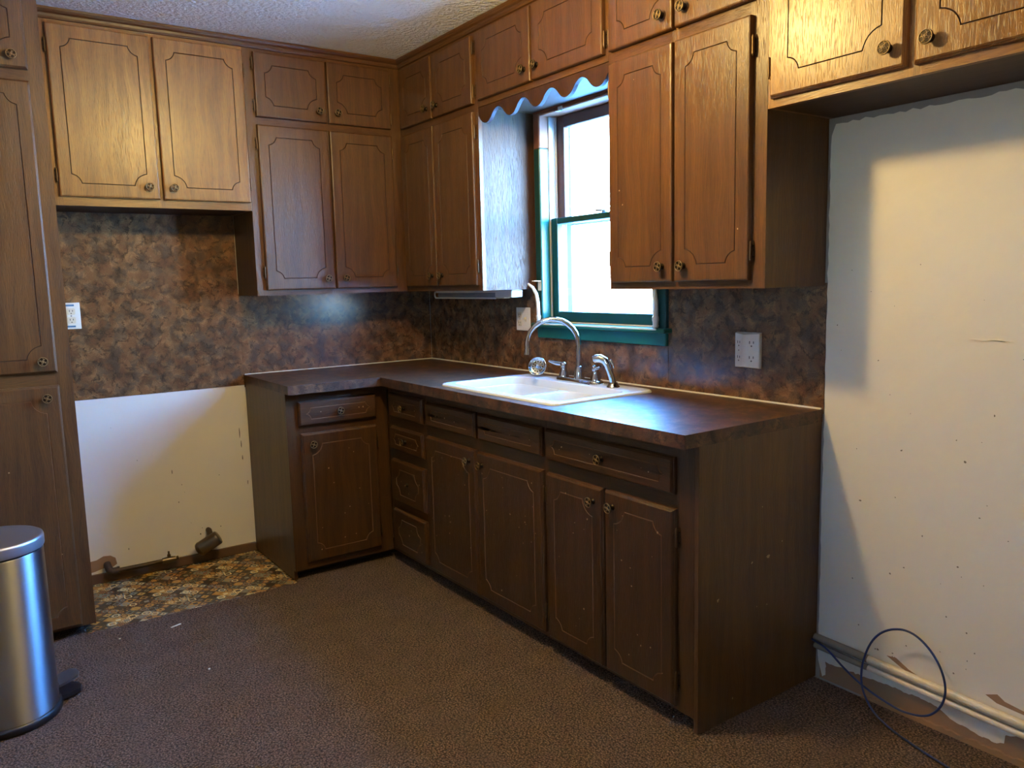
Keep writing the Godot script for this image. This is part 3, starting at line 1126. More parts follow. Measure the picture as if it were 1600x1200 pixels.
func valance() -> void:
	# scallops between z 1.036 and 1.881, tips at y 2.035, hollows at y 2.087
	var poly := PackedVector2Array()
	poly.append(Vector2(1.036, 2.106))
	var tips := [1.095, 1.277, 1.460, 1.642, 1.822]
	var n := 90
	for i in n + 1:
		var z := lerpf(1.036, 1.8815, float(i) / n)
		var ph := (z - 1.093) / 0.1825
		var c := cos(ph * TAU)
		var y := 2.061 - 0.026 * signf(c) * pow(absf(c), 0.8)
		poly.append(Vector2(z, y))
	poly.append(Vector2(1.8815, 2.106))
	var b := mb()
	# local x is z, local z is -x
	var x := Transform3D(Basis(Vector3(0, 0, 1), Vector3(0, 1, 0), Vector3(-1, 0, 0)), Vector3(-0.285, 0, 0))
	b.slab(0, poly, x, 0.019, 0.8, 1)
	# a rounded bead along the scalloped edge
	var pts := []
	for i in range(1, n + 2):
		pts.append(x * Vector3(poly[i].x, poly[i].y + 0.0015, 0.0175))
	b.tube(1, pts, 0.0028, 6)
	var o := obj("valance", b.mesh(), ["wood_dark", "groove"])
	tag(o, "scalloped dark wood valance board hanging across the window top", "valance")


# ---------------------------------------------------------------- base cabinets

func base_cabinets() -> void:
	var g := "stained base cabinets under the counter"
	var d := 0.586
	var y0 := 0.045
	var y1 := 0.8755
	var dark := {"wood": "wood_dark", "groove": "groove_worn", "step": true, "edge": 0.009}
	var slim := {"inset": Vector2(0.034, 0.03), "notch": [0.022, 0.022, 0.022, 0.022], "notch_y": [0.026, 0.026, 0.026, 0.026], "grain": 0, "called": "drawer"}
	# left of the corner, on the back wall
	var t := cabinet("base_cabinet", "base cabinet left of the corner with one drawer and one door", g, "back", -1.09, -0.588, y0, y1, d, [[-1.037, -0.653, 0.72, 0.832], [-1.031, -0.655, 0.077, 0.685]], "wood_dark", {"open_top": true, "side_wood": "wood_side"})
	var w := 0.384
	door(t, -1.09, y0, [-1.037, -0.653], [0.718, 0.833], d, dark.merged(slim).merged({"knob": Vector2(w / 2, 0.058), "chips": 4}))
	door(t, -1.09, y0, [-1.031, -0.656], [0.077, 0.685], d, dark.merged({"knob_at": "ul", "hinge": "right", "chips": 12, "knob_x": 0.047}))
	var b := mb()
	b.box(0, Vector3(0.016, -0.0445, 0.004), Vector3(0.575, -0.0005, 0.51))
	obj("toe_kick", b.mesh(), ["toe"], t)
	b = mb()
	b.box(0, Vector3(0.0, -0.0445, 0.004), Vector3(0.0155, -0.0003, 0.567))
	obj("side_foot", b.mesh(), ["wood_side"], t)
	# drawer stack beside the corner
	var dr := [[0.722, 0.836], [0.564, 0.677], [0.311, 0.517], [0.066, 0.271]]
	var u := [0.636, 0.956]
	var holes := []
	for r in dr:
		holes.append([u[0], u[1], r[0], r[1]])
	t = cabinet("drawer_cabinet", "narrow base cabinet with a stack of four drawers in the corner", g, "right", 0.588, 0.972, y0, y1, d, holes, "wood_dark", {"open_top": true})
	w = u[1] - u[0]
	for i in 4:
		var h: float = dr[i][1] - dr[i][0]
		var o: Dictionary = dark.merged(slim).merged({"chips": 5})
		if i > 1:
			o.notch_y = [0.045, 0.045, 0.045, 0.045]
			o.notch = [0.035, 0.035, 0.035, 0.035]
			o.inset = Vector2(0.05, 0.04)
		if i < 3:
			o.knob = Vector2(w / 2, h / 2)
		if i == 2:
			o.stub = true
		var p := door(t, 0.588, y0, u, dr[i], d, o)
		if i == 3:
			b = mb()
			b.lathe(0, [Vector2(0.0, 0.0202), Vector2(0.004, 0.0204), Vector2(0.0042, 0.0201)], Transform3D(Basis(Vector3.RIGHT, PI / 2), Vector3(w / 2, h / 2, 0)), 10)
			obj("screw_hole", b.mesh(), ["chip"], p)
	toe(t, 0.384)
	# under the sink
	t = cabinet("sink_cabinet", "base cabinet under the sink with two plain panels and two doors", g, "right", 0.973, 1.847, y0, y1, d, [[0.992, 1.392, 0.724, 0.833], [1.418, 1.836, 0.724, 0.83], [0.992, 1.395, 0.066, 0.678], [1.406, 1.837, 0.066, 0.675]], "wood_dark", {"open_top": true, "low_last": 0.14})
	for r in [[0.992, 1.392], [1.418, 1.836]]:
		door(t, 0.973, y0, r, [0.724, 0.831], d, dark.merged(slim).merged({"called": "false_front", "chips": 4, "notch_y": [0.022, 0.022, 0.022, 0.022]}))
	door(t, 0.973, y0, [0.992, 1.394], [0.066, 0.678], d, dark.merged({"knob_at": "ur", "hinge": "left", "chips": 16}))
	door(t, 0.973, y0, [1.406, 1.837], [0.066, 0.676], d, dark.merged({"knob_at": "ul", "hinge": "right", "chips": 18}))
	toe(t, 0.874)
	# at the end of the run
	t = cabinet("base_cabinet", "base cabinet at the counter's end with a wide drawer and scuffed side panel", g, "right", 1.848, 2.539, y0, y1, d, [[1.86, 2.472, 0.72, 0.83], [1.862, 2.161, 0.06, 0.674], [2.171, 2.477, 0.06, 0.674]], "wood_dark", {"open_top": true, "low_first": 0.14})
	door(t, 1.848, y0, [1.86, 2.472], [0.718, 0.831], d, dark.merged(slim).merged({"knob": Vector2(0.303, 0.056), "chips": 5, "inset": Vector2(0.034, 0.028)}))
	door(t, 1.848, y0, [1.862, 2.161], [0.06, 0.674], d, dark.merged({"knob_at": "ur", "hinge": "left", "chips": 10}))
	door(t, 1.848, y0, [2.171, 2.476], [0.06, 0.675], d, dark.merged({"knob_at": "ul", "hinge": "right", "chips": 12}))
	toe(t, 0.691)
	b = mb()
	b.box(0, Vector3(0.6915, -0.0445, 0.002), Vector3(0.7075, 0.8305, 0.586), 1, 0.0008)
	var side := Transform3D(Basis(Vector3(0, 0, -1), Vector3(0, 1, 0), Vector3(1, 0, 0)), Vector3(0.7075, 0, 0))
	for c in [[0.27, 0.435, 0.006, 3.4], [0.345, 0.432, 0.004, 1.6], [0.50, 0.352, 0.006, 0.9], [0.20, 0.47, 0.003, 1.5], [0.30, 0.60, 0.0025, 1.0], [0.27, 0.28, 0.003, 1.0], [0.32, 0.285, 0.0025, 1.0], [0.43, 0.02, 0.004, 0.7]]:
		for k in 3:
			chip(b, 1, Vector2(-c[0] + rng.randf_range(-1, 1) * c[2] * c[3] * 0.5, c[1] + rng.randf_range(-1, 1) * c[2] * 0.4), c[2] * 0.62, side, c[3] * 0.7)
	obj("end_panel", b.mesh(), ["wood_side", "chip"], t)


func toe(t: Node3D, w: float) -> void:
	var b := mb()
	b.box(0, Vector3(0.0, -0.0445, 0.004), Vector3(w, -0.0005, 0.51))
	obj("toe_kick", b.mesh(), ["toe"], t)


# ---------------------------------------------------------------- worktop, sink, taps

func worktop() -> void:
	var t := thing("countertop", "L-shaped brown stone-pattern laminate countertop with a cut-out for the sink", "countertop", Vector3(0, 0.876, 0))
	var h := 0.038
	var D := 0.645
	var b := mb()
	var y := h
	# left leg on the back wall
	b.box(0, Vector3(-1.096, 0, 0.0045), Vector3(-D - 0.0004, y, D))
	obj("back_section", b.mesh(), ["counter"], t)
	b = mb()
	var s := [-0.575, -0.115, 1.125, 1.885]   # the cut-out
	b.box(0, Vector3(-D, 0, 0.0045), Vector3(-0.0045, y, s[2]))
	b.box(0, Vector3(-D, 0, s[3]), Vector3(-0.0045, y, END + 0.002))
	b.box(0, Vector3(-D, 0, s[2]), Vector3(s[0], y, s[3]))
	b.box(0, Vector3(s[1], 0, s[2]), Vector3(-0.0045, y, s[3]))
	obj("window_section", b.mesh(), ["counter"], t)
	b = mb()
	b.box(0, Vector3(-1.096, -0.002, D + 0.0003), Vector3(-D - 0.001, y + 0.0004, D + 0.0018))
	b.box(0, Vector3(-D - 0.0018, -0.002, D), Vector3(-D - 0.0003, y + 0.0004, END + 0.003))
	b.box(0, Vector3(-D - 0.001, -0.002, END + 0.0022), Vector3(-0.0045, y + 0.0004, END + 0.0036))
	obj("edge_strip", b.mesh(), ["counter"], t)
	b = mb()
	b.tube(0, [Vector3(-1.09, y + 0.001, 0.006), Vector3(-0.7, y + 0.001, 0.006), Vector3(-0.006, y + 0.001, 0.006)], 0.0035, 6)
	b.tube(0, [Vector3(-0.007, y + 0.001, 0.006), Vector3(-0.007, y + 0.001, 1.4), Vector3(-0.007, y + 0.001, END)], 0.0045, 6)
	obj("caulk_line", b.mesh(), ["caulk"], t)


func rounded(lo: Vector2, hi: Vector2, r: float, y: float, steps := 6) -> Array:
	# points of a rounded rectangle in x-z, walking round; as many per corner as steps + 1
	var out := []
	var c := [Vector2(lo.x + r, lo.y + r), Vector2(hi.x - r, lo.y + r), Vector2(hi.x - r, hi.y - r), Vector2(lo.x + r, hi.y - r)]
	for k in 4:
		for i in steps + 1:
			var a := PI + PI / 2 * k + PI / 2 * i / steps
			var p: Vector2 = c[k] + Vector2(cos(a), sin(a)) * r
			out.append(Vector3(p.x, y, p.y))
	return out


func squared(lo: Vector2, hi: Vector2, like: Array, y: float) -> Array:
	# partners on a plain rectangle of the points of a rounded one
	var out := []
	var n := like.size() / 4
	var c := [lo, Vector2(hi.x, lo.y), hi, Vector2(lo.x, hi.y)]
	for k in 4:
		for i in n:
			var p: Vector3 = like[k * n + i]
			var f := float(i) / (n - 1)
			var q: Vector2 = c[k]
			var a := Vector2(q.x, p.z)
			var b := Vector2(p.x, q.y)
			var first := a if k % 2 == 0 else b
			var last := b if k % 2 == 0 else a
			var s: Vector3 = like[k * n]
			var e: Vector3 = like[k * n + n - 1]
			first = Vector2(q.x, s.z) if k % 2 == 0 else Vector2(s.x, q.y)
			last = Vector2(e.x, q.y) if k % 2 == 0 else Vector2(q.x, e.z)
			var r: Vector2 = first.lerp(q, f * 2) if f < 0.5 else q.lerp(last, f * 2 - 1)
			out.append(Vector3(r.x, y, r.y))
	return out


# smooth loft through closed rings; normals from the surface itself
func loft(b: Mb, k: int, rr: Array, inward: Vector3, close := true) -> void:
	var n: int = rr[0].size()
	var start := -1
	for j in rr.size():
		for i in n + 1:
			var p: Vector3 = rr[j][i % n]
			var du: Vector3 = rr[j][(i + 1) % n] - rr[j][(i + n - 1) % n]
			var dv: Vector3 = rr[mini(j + 1, rr.size() - 1)][i % n] - rr[maxi(j - 1, 0)][i % n]
			var nn := du.cross(dv).normalized()
			var to := Vector3(inward.x, inward.y, inward.z) - p
			if nn.dot(to) < 0.0:
				nn = -nn
			var v := b.vert(k, p, nn)
			if start < 0:
				start = v
	for j in rr.size() - 1:
		for i in n:
			var a := start + j * (n + 1) + i
			b.tri(k, a, a + 1, a + n + 2)
			b.tri(k, a, a + n + 2, a + n + 1)
	if close:
		var last: Array = rr[-1]
		var c := Vector3.ZERO
		for p in last:
			c += p / n
		var ci := b.vert(k, c, Vector3.UP)
		for i in n:
			var a := b.vert(k, last[i], Vector3.UP)
			var d := b.vert(k, last[(i + 1) % n], Vector3.UP)
			b.tri(k, ci, a, d)


func sink_and_taps() -> void:
	var o := Vector3(-0.34, COUNTER + 0.0004, 1.505)          # the sink's own origin
	var t := thing("sink", "white double-bowl drop-in sink under the window", "sink", o)
	var b := mb()
	var lo := Vector2(-0.595, 1.108) - Vector2(o.x, o.z)
	var hi := Vector2(-0.095, 1.902) - Vector2(o.x, o.z)
	var olo := Vector2(-0.560, 1.140) - Vector2(o.x, o.z)
	var ohi := Vector2(-0.205, 1.872) - Vector2(o.x, o.z)
	var rim := rounded(lo, hi, 0.035, 0.0)
	var top := rounded(lo + Vector2(0.008, 0.008), hi - Vector2(0.008, 0.008), 0.03, 0.010)
	var up := func(_p: Vector3) -> Vector3: return Vector3(0, 1, 0)
	var nouv := func(_p: Vector3) -> Vector2: return Vector2.ZERO
	var mid1 := rounded(lo + Vector2(0.002, 0.002), hi - Vector2(0.002, 0.002), 0.034, 0.006)
	var from_middle := func(p: Vector3) -> Vector3: return Vector3(p.x, 0.3, p.z)
	b.rings(0, rim, mid1, from_middle, nouv)
	b.rings(0, mid1, top, from_middle, nouv)
	var hole := rounded(olo, ohi, 0.06, 0.010)
	b.rings(0, top, hole, up, nouv)
	var ring2 := rounded(olo + Vector2(0.005, 0.005), ohi - Vector2(0.005, 0.005), 0.057, 0.006)
	var ring3 := rounded(olo + Vector2(0.009, 0.009), ohi - Vector2(0.009, 0.009), 0.055, -0.022)
	loft(b, 0, [hole, ring2, ring3], Vector3(0, 0.4, 0), false)
	# the two bowls below the lowered divider
	var cut := 0.0
	for s in [0, 1]:
		var clo := Vector2(olo.x, olo.y if s == 0 else cut)
		var chi := Vector2(ohi.x, cut if s == 0 else ohi.y)
		var blo := clo + Vector2(0.010, 0.010 if s == 0 else 0.014)
		var bhi := chi - Vector2(0.010, 0.014 if s == 0 else 0.010)
		var r0 := rounded(blo, bhi, 0.054, -0.022)
		var mid := Vector3((clo.x + chi.x) / 2, 0.1, (clo.y + chi.y) / 2)
		b.rings(0, squared(clo, chi, r0, -0.022), r0, up, nouv)
		var rr := [r0]
		for q in [[0.004, -0.027], [0.009, -0.05], [0.016, -0.11], [0.024, -0.14], [0.045, -0.155], [0.085, -0.160]]:
			var e := Vector2(q[0], q[0])
			rr.append(rounded(blo + e, bhi - e, 0.055, q[1]))
		loft(b, 0, rr, mid)
	obj("basin", b.mesh(), ["porcelain"], t)
	for s in [-0.187, 0.19]:
		b = mb()
		b.lathe(0, [Vector2(0.0, 0.002), Vector2(0.018, 0.0015), Vector2(0.02, 0.004), Vector2(0.038, 0.005), Vector2(0.041, 0.0005)], Transform3D(Basis(), Vector3(-0.04, -0.160, s)), 24)
		obj("drain", b.mesh(), ["drain"], t)
	# faucet on the rear deck
	var f := thing("faucet", "chrome gooseneck faucet with two lever handles on the sink deck", "faucet", Vector3(-0.152, COUNTER + 0.0105, 1.515))
	b = mb()
	var plate := []
	for q in [[0.0, 0.0], [0.0, 0.008], [0.003, 0.013], [0.009, 0.016]]:
		plate.append(rounded(Vector2(-0.032 + q[0], -0.135 + q[0]), Vector2(0.032 - q[0], 0.135 - q[0]), 0.031 - q[0] * 0.9, q[1]))
	loft(b, 0, plate, Vector3(0, 3, 0))
	# the loft's sides look outward
	obj("base_plate", b.mesh(), ["chrome"], f)
	b = mb()
	b.lathe(0, [Vector2(0.023, 0.014), Vector2(0.022, 0.03), Vector2(0.018, 0.055), Vector2(0.0145, 0.066), Vector2(0.0145, 0.066), Vector2(0.012, 0.068)], Transform3D(), 24)
	var pts := [Vector3(0, 0.06, 0), Vector3(0, 0.11, 0), Vector3(0, 0.154, 0)]
	var dir := Vector3(-0.72, 0, -0.69).normalized()
	for i in range(0, 15):
		var a := PI * i / 14.0 * 1.04
		pts.append(Vector3(0, 0.155, 0) + dir * 0.109 * (1.0 - cos(a)) + Vector3(0, sin(a) * 0.109, 0))
	pts.append(pts[-1] + (pts[-1] - pts[-2]).normalized() * 0.012)
	b.tube(0, pts, 0.0115, 14)
	var tip: Vector3 = pts[-1]
	b.tube(0, [tip + Vector3(0, 0.012, 0), tip - Vector3(0, 0.012, 0)], 0.0135, 14)
	obj("spout", b.mesh(), ["chrome"], f)
	for s in [-1, 1]:
		b = mb()
		b.lathe(0, [Vector2(0.022, 0.014), Vector2(0.021, 0.026), Vector2(0.015, 0.04), Vector2(0.0135, 0.058), Vector2(0.016, 0.068), Vector2(0.012, 0.076), Vector2(0.0, 0.078)], Transform3D(Basis(), Vector3(0, 0, s * 0.102)), 20)
		var l := []
		var rad := []
		for i in 7:
			var q := i / 6.0
			l.append(Vector3(-0.02 * q, 0.069 + 0.010 * q - 0.004 * sin(q * PI), s * 0.102 - 0.075 * q if s < 0 else s * 0.102 + 0.055 * q))
			rad.append(lerpf(0.0085, 0.0055, q) + 0.002 * sin(q * PI))
		b.tube(0, l, rad, 10)
		obj("lever_handle", b.mesh(), ["chrome"], f)
	# side sprayer in its own hole
	var sp := thing("side_sprayer", "chrome pull-out side sprayer right of the faucet", "sprayer", Vector3(-0.165, COUNTER + 0.0105, 1.738))
	b = mb()
	b.lathe(0, [Vector2(0.026, 0.0), Vector2(0.026, 0.004), Vector2(0.021, 0.009), Vector2(0.018, 0.016), Vector2(0.0165, 0.02)], Transform3D(), 22)
	obj("holder", b.mesh(), ["chrome"], sp)
	b = mb()
	b.tube(0, [Vector3(0, 0.012, 0), Vector3(-0.002, 0.035, -0.004), Vector3(-0.006, 0.062, -0.012), Vector3(-0.010, 0.088, -0.020), Vector3(-0.016, 0.104, -0.028), Vector3(-0.026, 0.113, -0.044), Vector3(-0.034, 0.112, -0.06), Vector3(-0.038, 0.108, -0.068)], [0.014, 0.0135, 0.013, 0.0145, 0.0165, 0.017, 0.0165, 0.015], 14)
	b.tube(0, [Vector3(-0.004, 0.106, -0.012), Vector3(-0.002, 0.092, 0.002), Vector3(0.0, 0.075, 0.006)], [0.006, 0.005, 0.003], 8)
	obj("spray_head", b.mesh(), ["chrome"], sp)
	# a basket strainer leaning on the deck
	var tilt := Transform3D(Basis(Vector3(0, 1, 0), 0.65) * Basis(Vector3(0, 0, 1), 1.25), Vector3(0.0, 0.043, 0.0))
	var st := thing("sink_strainer", "round chrome basket strainer standing on edge at the sink's rear left", "strainer", Vector3(-0.150, COUNTER + 0.0105, 1.225))
	b = mb()
	b.lathe(0, [Vector2(0.0, -0.006), Vector2(0.03, -0.006), Vector2(0.037, -0.002), Vector2(0.0425, 0.006), Vector2(0.0425, 0.009), Vector2(0.039, 0.010), Vector2(0.034, 0.004), Vector2(0.028, 0.001), Vector2(0.0, 0.0)], tilt, 28)
	obj("rim", b.mesh(), ["chrome"], st)
	b = mb()
	for i in 12:
		var a := TAU * i / 12.0
		var x := tilt * Transform3D(Basis(Vector3.UP, -a), Vector3.ZERO)
		b.lathe(0, [Vector2(0.0032, 0.0), Vector2(0.0032, 0.0022), Vector2(0.0, 0.0022)], x * Transform3D(Basis(), Vector3(0.0225, 0.0, 0)), 8)
	obj("hole", b.mesh(), ["slot"], st).set_meta("kind", "stuff")
	b = mb()
	b.lathe(0, [Vector2(0.006, 0.0), Vector2(0.005, 0.010), Vector2(0.009, 0.014), Vector2(0.009, 0.018), Vector2(0.0, 0.02)], tilt, 16)
	obj("knob", b.mesh(), ["chrome"], st)


# ---------------------------------------------------------------- things on the walls

# a duplex receptacle's face (two sockets) at c, facing +z of x
func socket(b: Mb, k: int, x: Transform3D, c: Vector2, z: float, s := 1.0) -> void:
	for p in [[-0.0062, 0.003, 0.0012, 0.0042], [0.0062, 0.003, 0.0012, 0.0036]]:
		var poly := PackedVector2Array()
		for q in [[-1, -1], [1, -1], [1, 1], [-1, 1]]:
			poly.append(c + Vector2(p[0] + q[0] * p[2], p[1] + q[1] * p[3]) * s)
		b.slab(k, poly, x * Transform3D(Basis(), Vector3(0, 0, z)), 0.0004)
	var r := PackedVector2Array()
	for i in 8:
		r.append(c + Vector2(cos(TAU * i / 8) * 0.0024, -0.0085 + sin(TAU * i / 8) * 0.0024) * s)
	b.slab(k, r, x * Transform3D(Basis(), Vector3(0, 0, z)), 0.0004)


func plate(b: Mb, k: int, w: float, h: float) -> void:
	b.box(k, Vector3(-w / 2, -h / 2, 0.0), Vector3(w / 2, h / 2, 0.006), 1, 0.002)


func oval(w: float, h: float, c: Vector2) -> PackedVector2Array:
	var p := PackedVector2Array()
	for i in 20:
		var a := TAU * i / 20
		p.append(c + Vector2(clampf(cos(a) * w * 0.62, -w / 2, w / 2), clampf(sin(a) * h * 0.62, -h / 2, h / 2)))
	return p


func duplex(t: Node3D, at: Vector2) -> void:
	for s in [-1, 1]:
		var c := at + Vector2(0, s * 0.0195)
		var b := mb()
		b.slab(0, oval(0.033, 0.029, c), Transform3D(Basis(), Vector3(0, 0, 0.0055)), 0.0028)
		socket(b, 1, Transform3D(), c, 0.0083)
		obj("socket", b.mesh(), ["plastic_ivory", "slot"], t)
	var b2 := mb()
	b2.lathe(0, [Vector2(0.003, 0.006), Vector2(0.0024, 0.0072), Vector2(0.0, 0.0074)], Transform3D(Basis(Vector3.RIGHT, PI / 2), Vector3(at.x, at.y, 0)), 10)
	obj("screw", b2.mesh(), ["drain"], t)


func fittings() -> void:
	# receptacle behind the range
	var t := thing("wall_outlet", "white duplex outlet with blue tape strips on the range backsplash", "outlet", Vector3(-1.838, 1.245, 0.0042))
	var b := mb()
	plate(b, 0, 0.074, 0.118)
	obj("cover_plate", b.mesh(), ["plastic_white"], t)
	duplex(t, Vector2(0, 0))
	for y in [-0.047, 0.047]:
		b = mb()
		b.box(0, Vector3(-0.02, y - 0.004, 0.0061), Vector3(0.014, y + 0.004, 0.0066))
		obj("tape_strip", b.mesh(), ["tape_blue"], t)
	# outlet with a switch left of the window
	t = thing("wall_outlet", "white two-gang outlet and switch plate left of the window", "outlet", Vector3(-0.0042, 1.166, 0.928), -PI / 2)
	b = mb()
	plate(b, 0, 0.112, 0.112)
	obj("cover_plate", b.mesh(), ["plastic_white"], t)
	duplex(t, Vector2(-0.026, 0))
	b = mb()
	b.box(0, Vector3(0.018, -0.012, 0.006), Vector3(0.03, 0.012, 0.0075), 1, 0.0005)
	b.box(0, Vector3(0.0205, -0.002, 0.0075), Vector3(0.0275, 0.010, 0.018), 1, 0.0015)
	obj("switch_toggle", b.mesh(), ["plastic_ivory"], t)
	# six-way tap over the right end of the counter
	t = thing("outlet_adapter", "white wedge-shaped plug-in multi-outlet adapter on the backsplash at right", "outlet adapter", Vector3(-0.0042, 1.09, 2.266), -PI / 2)
	b = mb()
	var hw := 0.052
	var hh := 0.063
	var ridge := [Vector2(-hw, 0.0), Vector2(-hw, 0.012), Vector2(-hw + 0.003, 0.015), Vector2(-0.006, 0.031), Vector2(0.004, 0.031), Vector2(hw - 0.003, 0.015), Vector2(hw, 0.012), Vector2(hw, 0.0)]
	for i in ridge.size() - 1:
		var p: Vector2 = ridge[i]
		var q: Vector2 = ridge[i + 1]
		var away := Vector3(p.x + q.x, 0, 0.02)
		var mid: Vector2 = (p + q) / 2
		# walls lean in at top and bottom
		var hp := hh - p.y * 0.22
		var hq := hh - q.y * 0.22
		b.flat_quad(0, Vector3(p.x, -hp, p.y), Vector3(q.x, -hq, q.y), Vector3(q.x, hq, q.y), Vector3(p.x, hp, p.y), Vector3(mid.x, 0, 0.03))
		for s in [-1, 1]:
			b.flat_quad(0, Vector3(p.x, s * hp, p.y), Vector3(q.x, s * hq, q.y), Vector3(q.x, s * hh, 0), Vector3(p.x, s * hh, 0), Vector3(0, s, 0.1))
	obj("housing", b.mesh(), ["plastic_white"], t)
	for s in [-1, 1]:
		var a := Vector3(-0.006 if s < 0 else 0.004, 0, 0.031)
		var e := Vector3(s * (hw - 0.003), 0, 0.015)
		var ex: Vector3 = ((e - a) * s).normalized()
		var x := Transform3D(Basis(ex, Vector3.UP, ex.cross(Vector3.UP)), (a + e) / 2)
		for y in [-0.026, 0.026]:
			b = mb()
			socket(b, 0, x, Vector2(0, y), 0.0002, 1.1)
			obj("socket", b.mesh(), ["slot"], t)
		if s < 0:
			b = mb()
			b.lathe(0, [Vector2(0.0022, 0.0), Vector2(0.002, 0.0008), Vector2(0.0, 0.0009)], x * Transform3D(Basis(Vector3.RIGHT, PI / 2), Vector3.ZERO), 10)
			obj("indicator", b.mesh(), ["slot"], t)
	# fluorescent strip under the cabinet left of the window
	t = thing("under_cabinet_light", "white fluorescent strip light fixed beneath the cabinet left of the window", "strip light", Vector3(-0.1, UPPER - 0.0005, 0.655), -PI / 2)
	b = mb()
	b.box(0, Vector3(-0.36, -0.014, -0.03), Vector3(0.36, 0.0, 0.03), 0, 0.003)
	b.box(0, Vector3(-0.36, -0.044, 0.026), Vector3(0.22, -0.036, 0.034), 0, 0.002)
	b.tube(0, [Vector3(-0.36, -0.04, 0.03), Vector3(-0.367, -0.03, 0.03), Vector3(-0.368, -0.02, 0.03), Vector3(-0.362, -0.008, 0.03)], 0.004, 8)
	obj("housing", b.mesh(), ["plastic_white"], t)
	b = mb()
	b.tube(0, [Vector3(-0.355, -0.026, 0.006), Vector3(0.0, -0.026, 0.006), Vector3(0.23, -0.026, 0.006)], 0.0125, 14)
	obj("tube", b.mesh(), ["tube_lens"], t)
	b = mb()
	b.box(0, Vector3(0.22, -0.036, -0.028), Vector3(0.362, -0.0005, 0.036), 0, 0.004)
	b.box(1, Vector3(0.225, -0.041, 0.002), Vector3(0.30, -0.036, 0.0375), 0, 0.002)
	obj("switch_box", b.mesh(), ["plastic_white", "stained_plastic"], t)
	# curtain rod holders on the window casing
	t = thing("curtain_bracket", "white swing-arm curtain rod bracket on the left window casing", "curtain bracket", Vector3(-0.0205, 1.168, 1.083))
	b = mb()
	b.lathe(0, [Vector2(0.0, -0.012), Vector2(0.009, -0.012), Vector2(0.011, -0.004), Vector2(0.009, 0.0), Vector2(0.011, 0.006), Vector2(0.0115, 0.018), Vector2(0.008, 0.026), Vector2(0.0, 0.028)], Transform3D(Basis(), Vector3(-0.012, 0.0, 0.0)), 16)
	obj("cup", b.mesh(), ["plastic_white"], t)
	b = mb()
	b.tube(0, [Vector3(-0.012, 0.02, 0.0), Vector3(-0.014, 0.08, 0.0), Vector3(-0.016, 0.12, -0.008), Vector3(-0.022, 0.15, -0.026), Vector3(-0.03, 0.166, -0.05), Vector3(-0.038, 0.172, -0.075)], [0.0095, 0.0095, 0.009, 0.008, 0.0065, 0.006], 10)
	b.tube(0, [Vector3(-0.036, 0.172, -0.068), Vector3(-0.046, 0.175, -0.112), Vector3(-0.05, 0.176, -0.128)], 0.0085, 10)
	b.lathe(0, [Vector2(0.0, 0.0), Vector2(0.012, 0.0), Vector2(0.012, 0.004), Vector2(0.0, 0.012)], Transform3D(Basis(Vector3.RIGHT, -PI / 2), Vector3(-0.05, 0.176, -0.128)), 12)
	obj("arm", b.mesh(), ["plastic_white"], t)
	b = mb()
	b.box(0, Vector3(-0.003, 0.135, -0.012), Vector3(-0.0005, 0.182, 0.012), 1, 0.0008)
	b.box(0, Vector3(-0.04, 0.178, -0.010), Vector3(-0.003, 0.182, 0.010), 1, 0.0008)
	obj("wall_plate", b.mesh(), ["plastic_white"], t)
	t = thing("curtain_bracket", "white curtain rod bracket on the right window casing, half behind the cabinet", "curtain bracket", Vector3(-0.0205, 1.168, 1.842))
	b = mb()
	b.lathe(0, [Vector2(0.0, -0.012), Vector2(0.011, -0.012), Vector2(0.013, -0.004), Vector2(0.011, 0.0), Vector2(0.012, 0.012), Vector2(0.014, 0.018), Vector2(0.013, 0.03), Vector2(0.008, 0.04), Vector2(0.0, 0.042)], Transform3D(Basis(), Vector3(-0.014, 0.0, 0.0)), 16)
	obj("cup", b.mesh(), ["plastic_white"], t)
	b = mb()
	b.tube(0, [Vector3(-0.014, 0.03, 0.0), Vector3(-0.014, 0.09, 0.0), Vector3(-0.016, 0.14, -0.006), Vector3(-0.022, 0.17, -0.02)], [0.011, 0.0105, 0.009, 0.008], 10)
	obj("arm", b.mesh(), ["plastic_white"], t)


# ---------------------------------------------------------------- the gap for the range

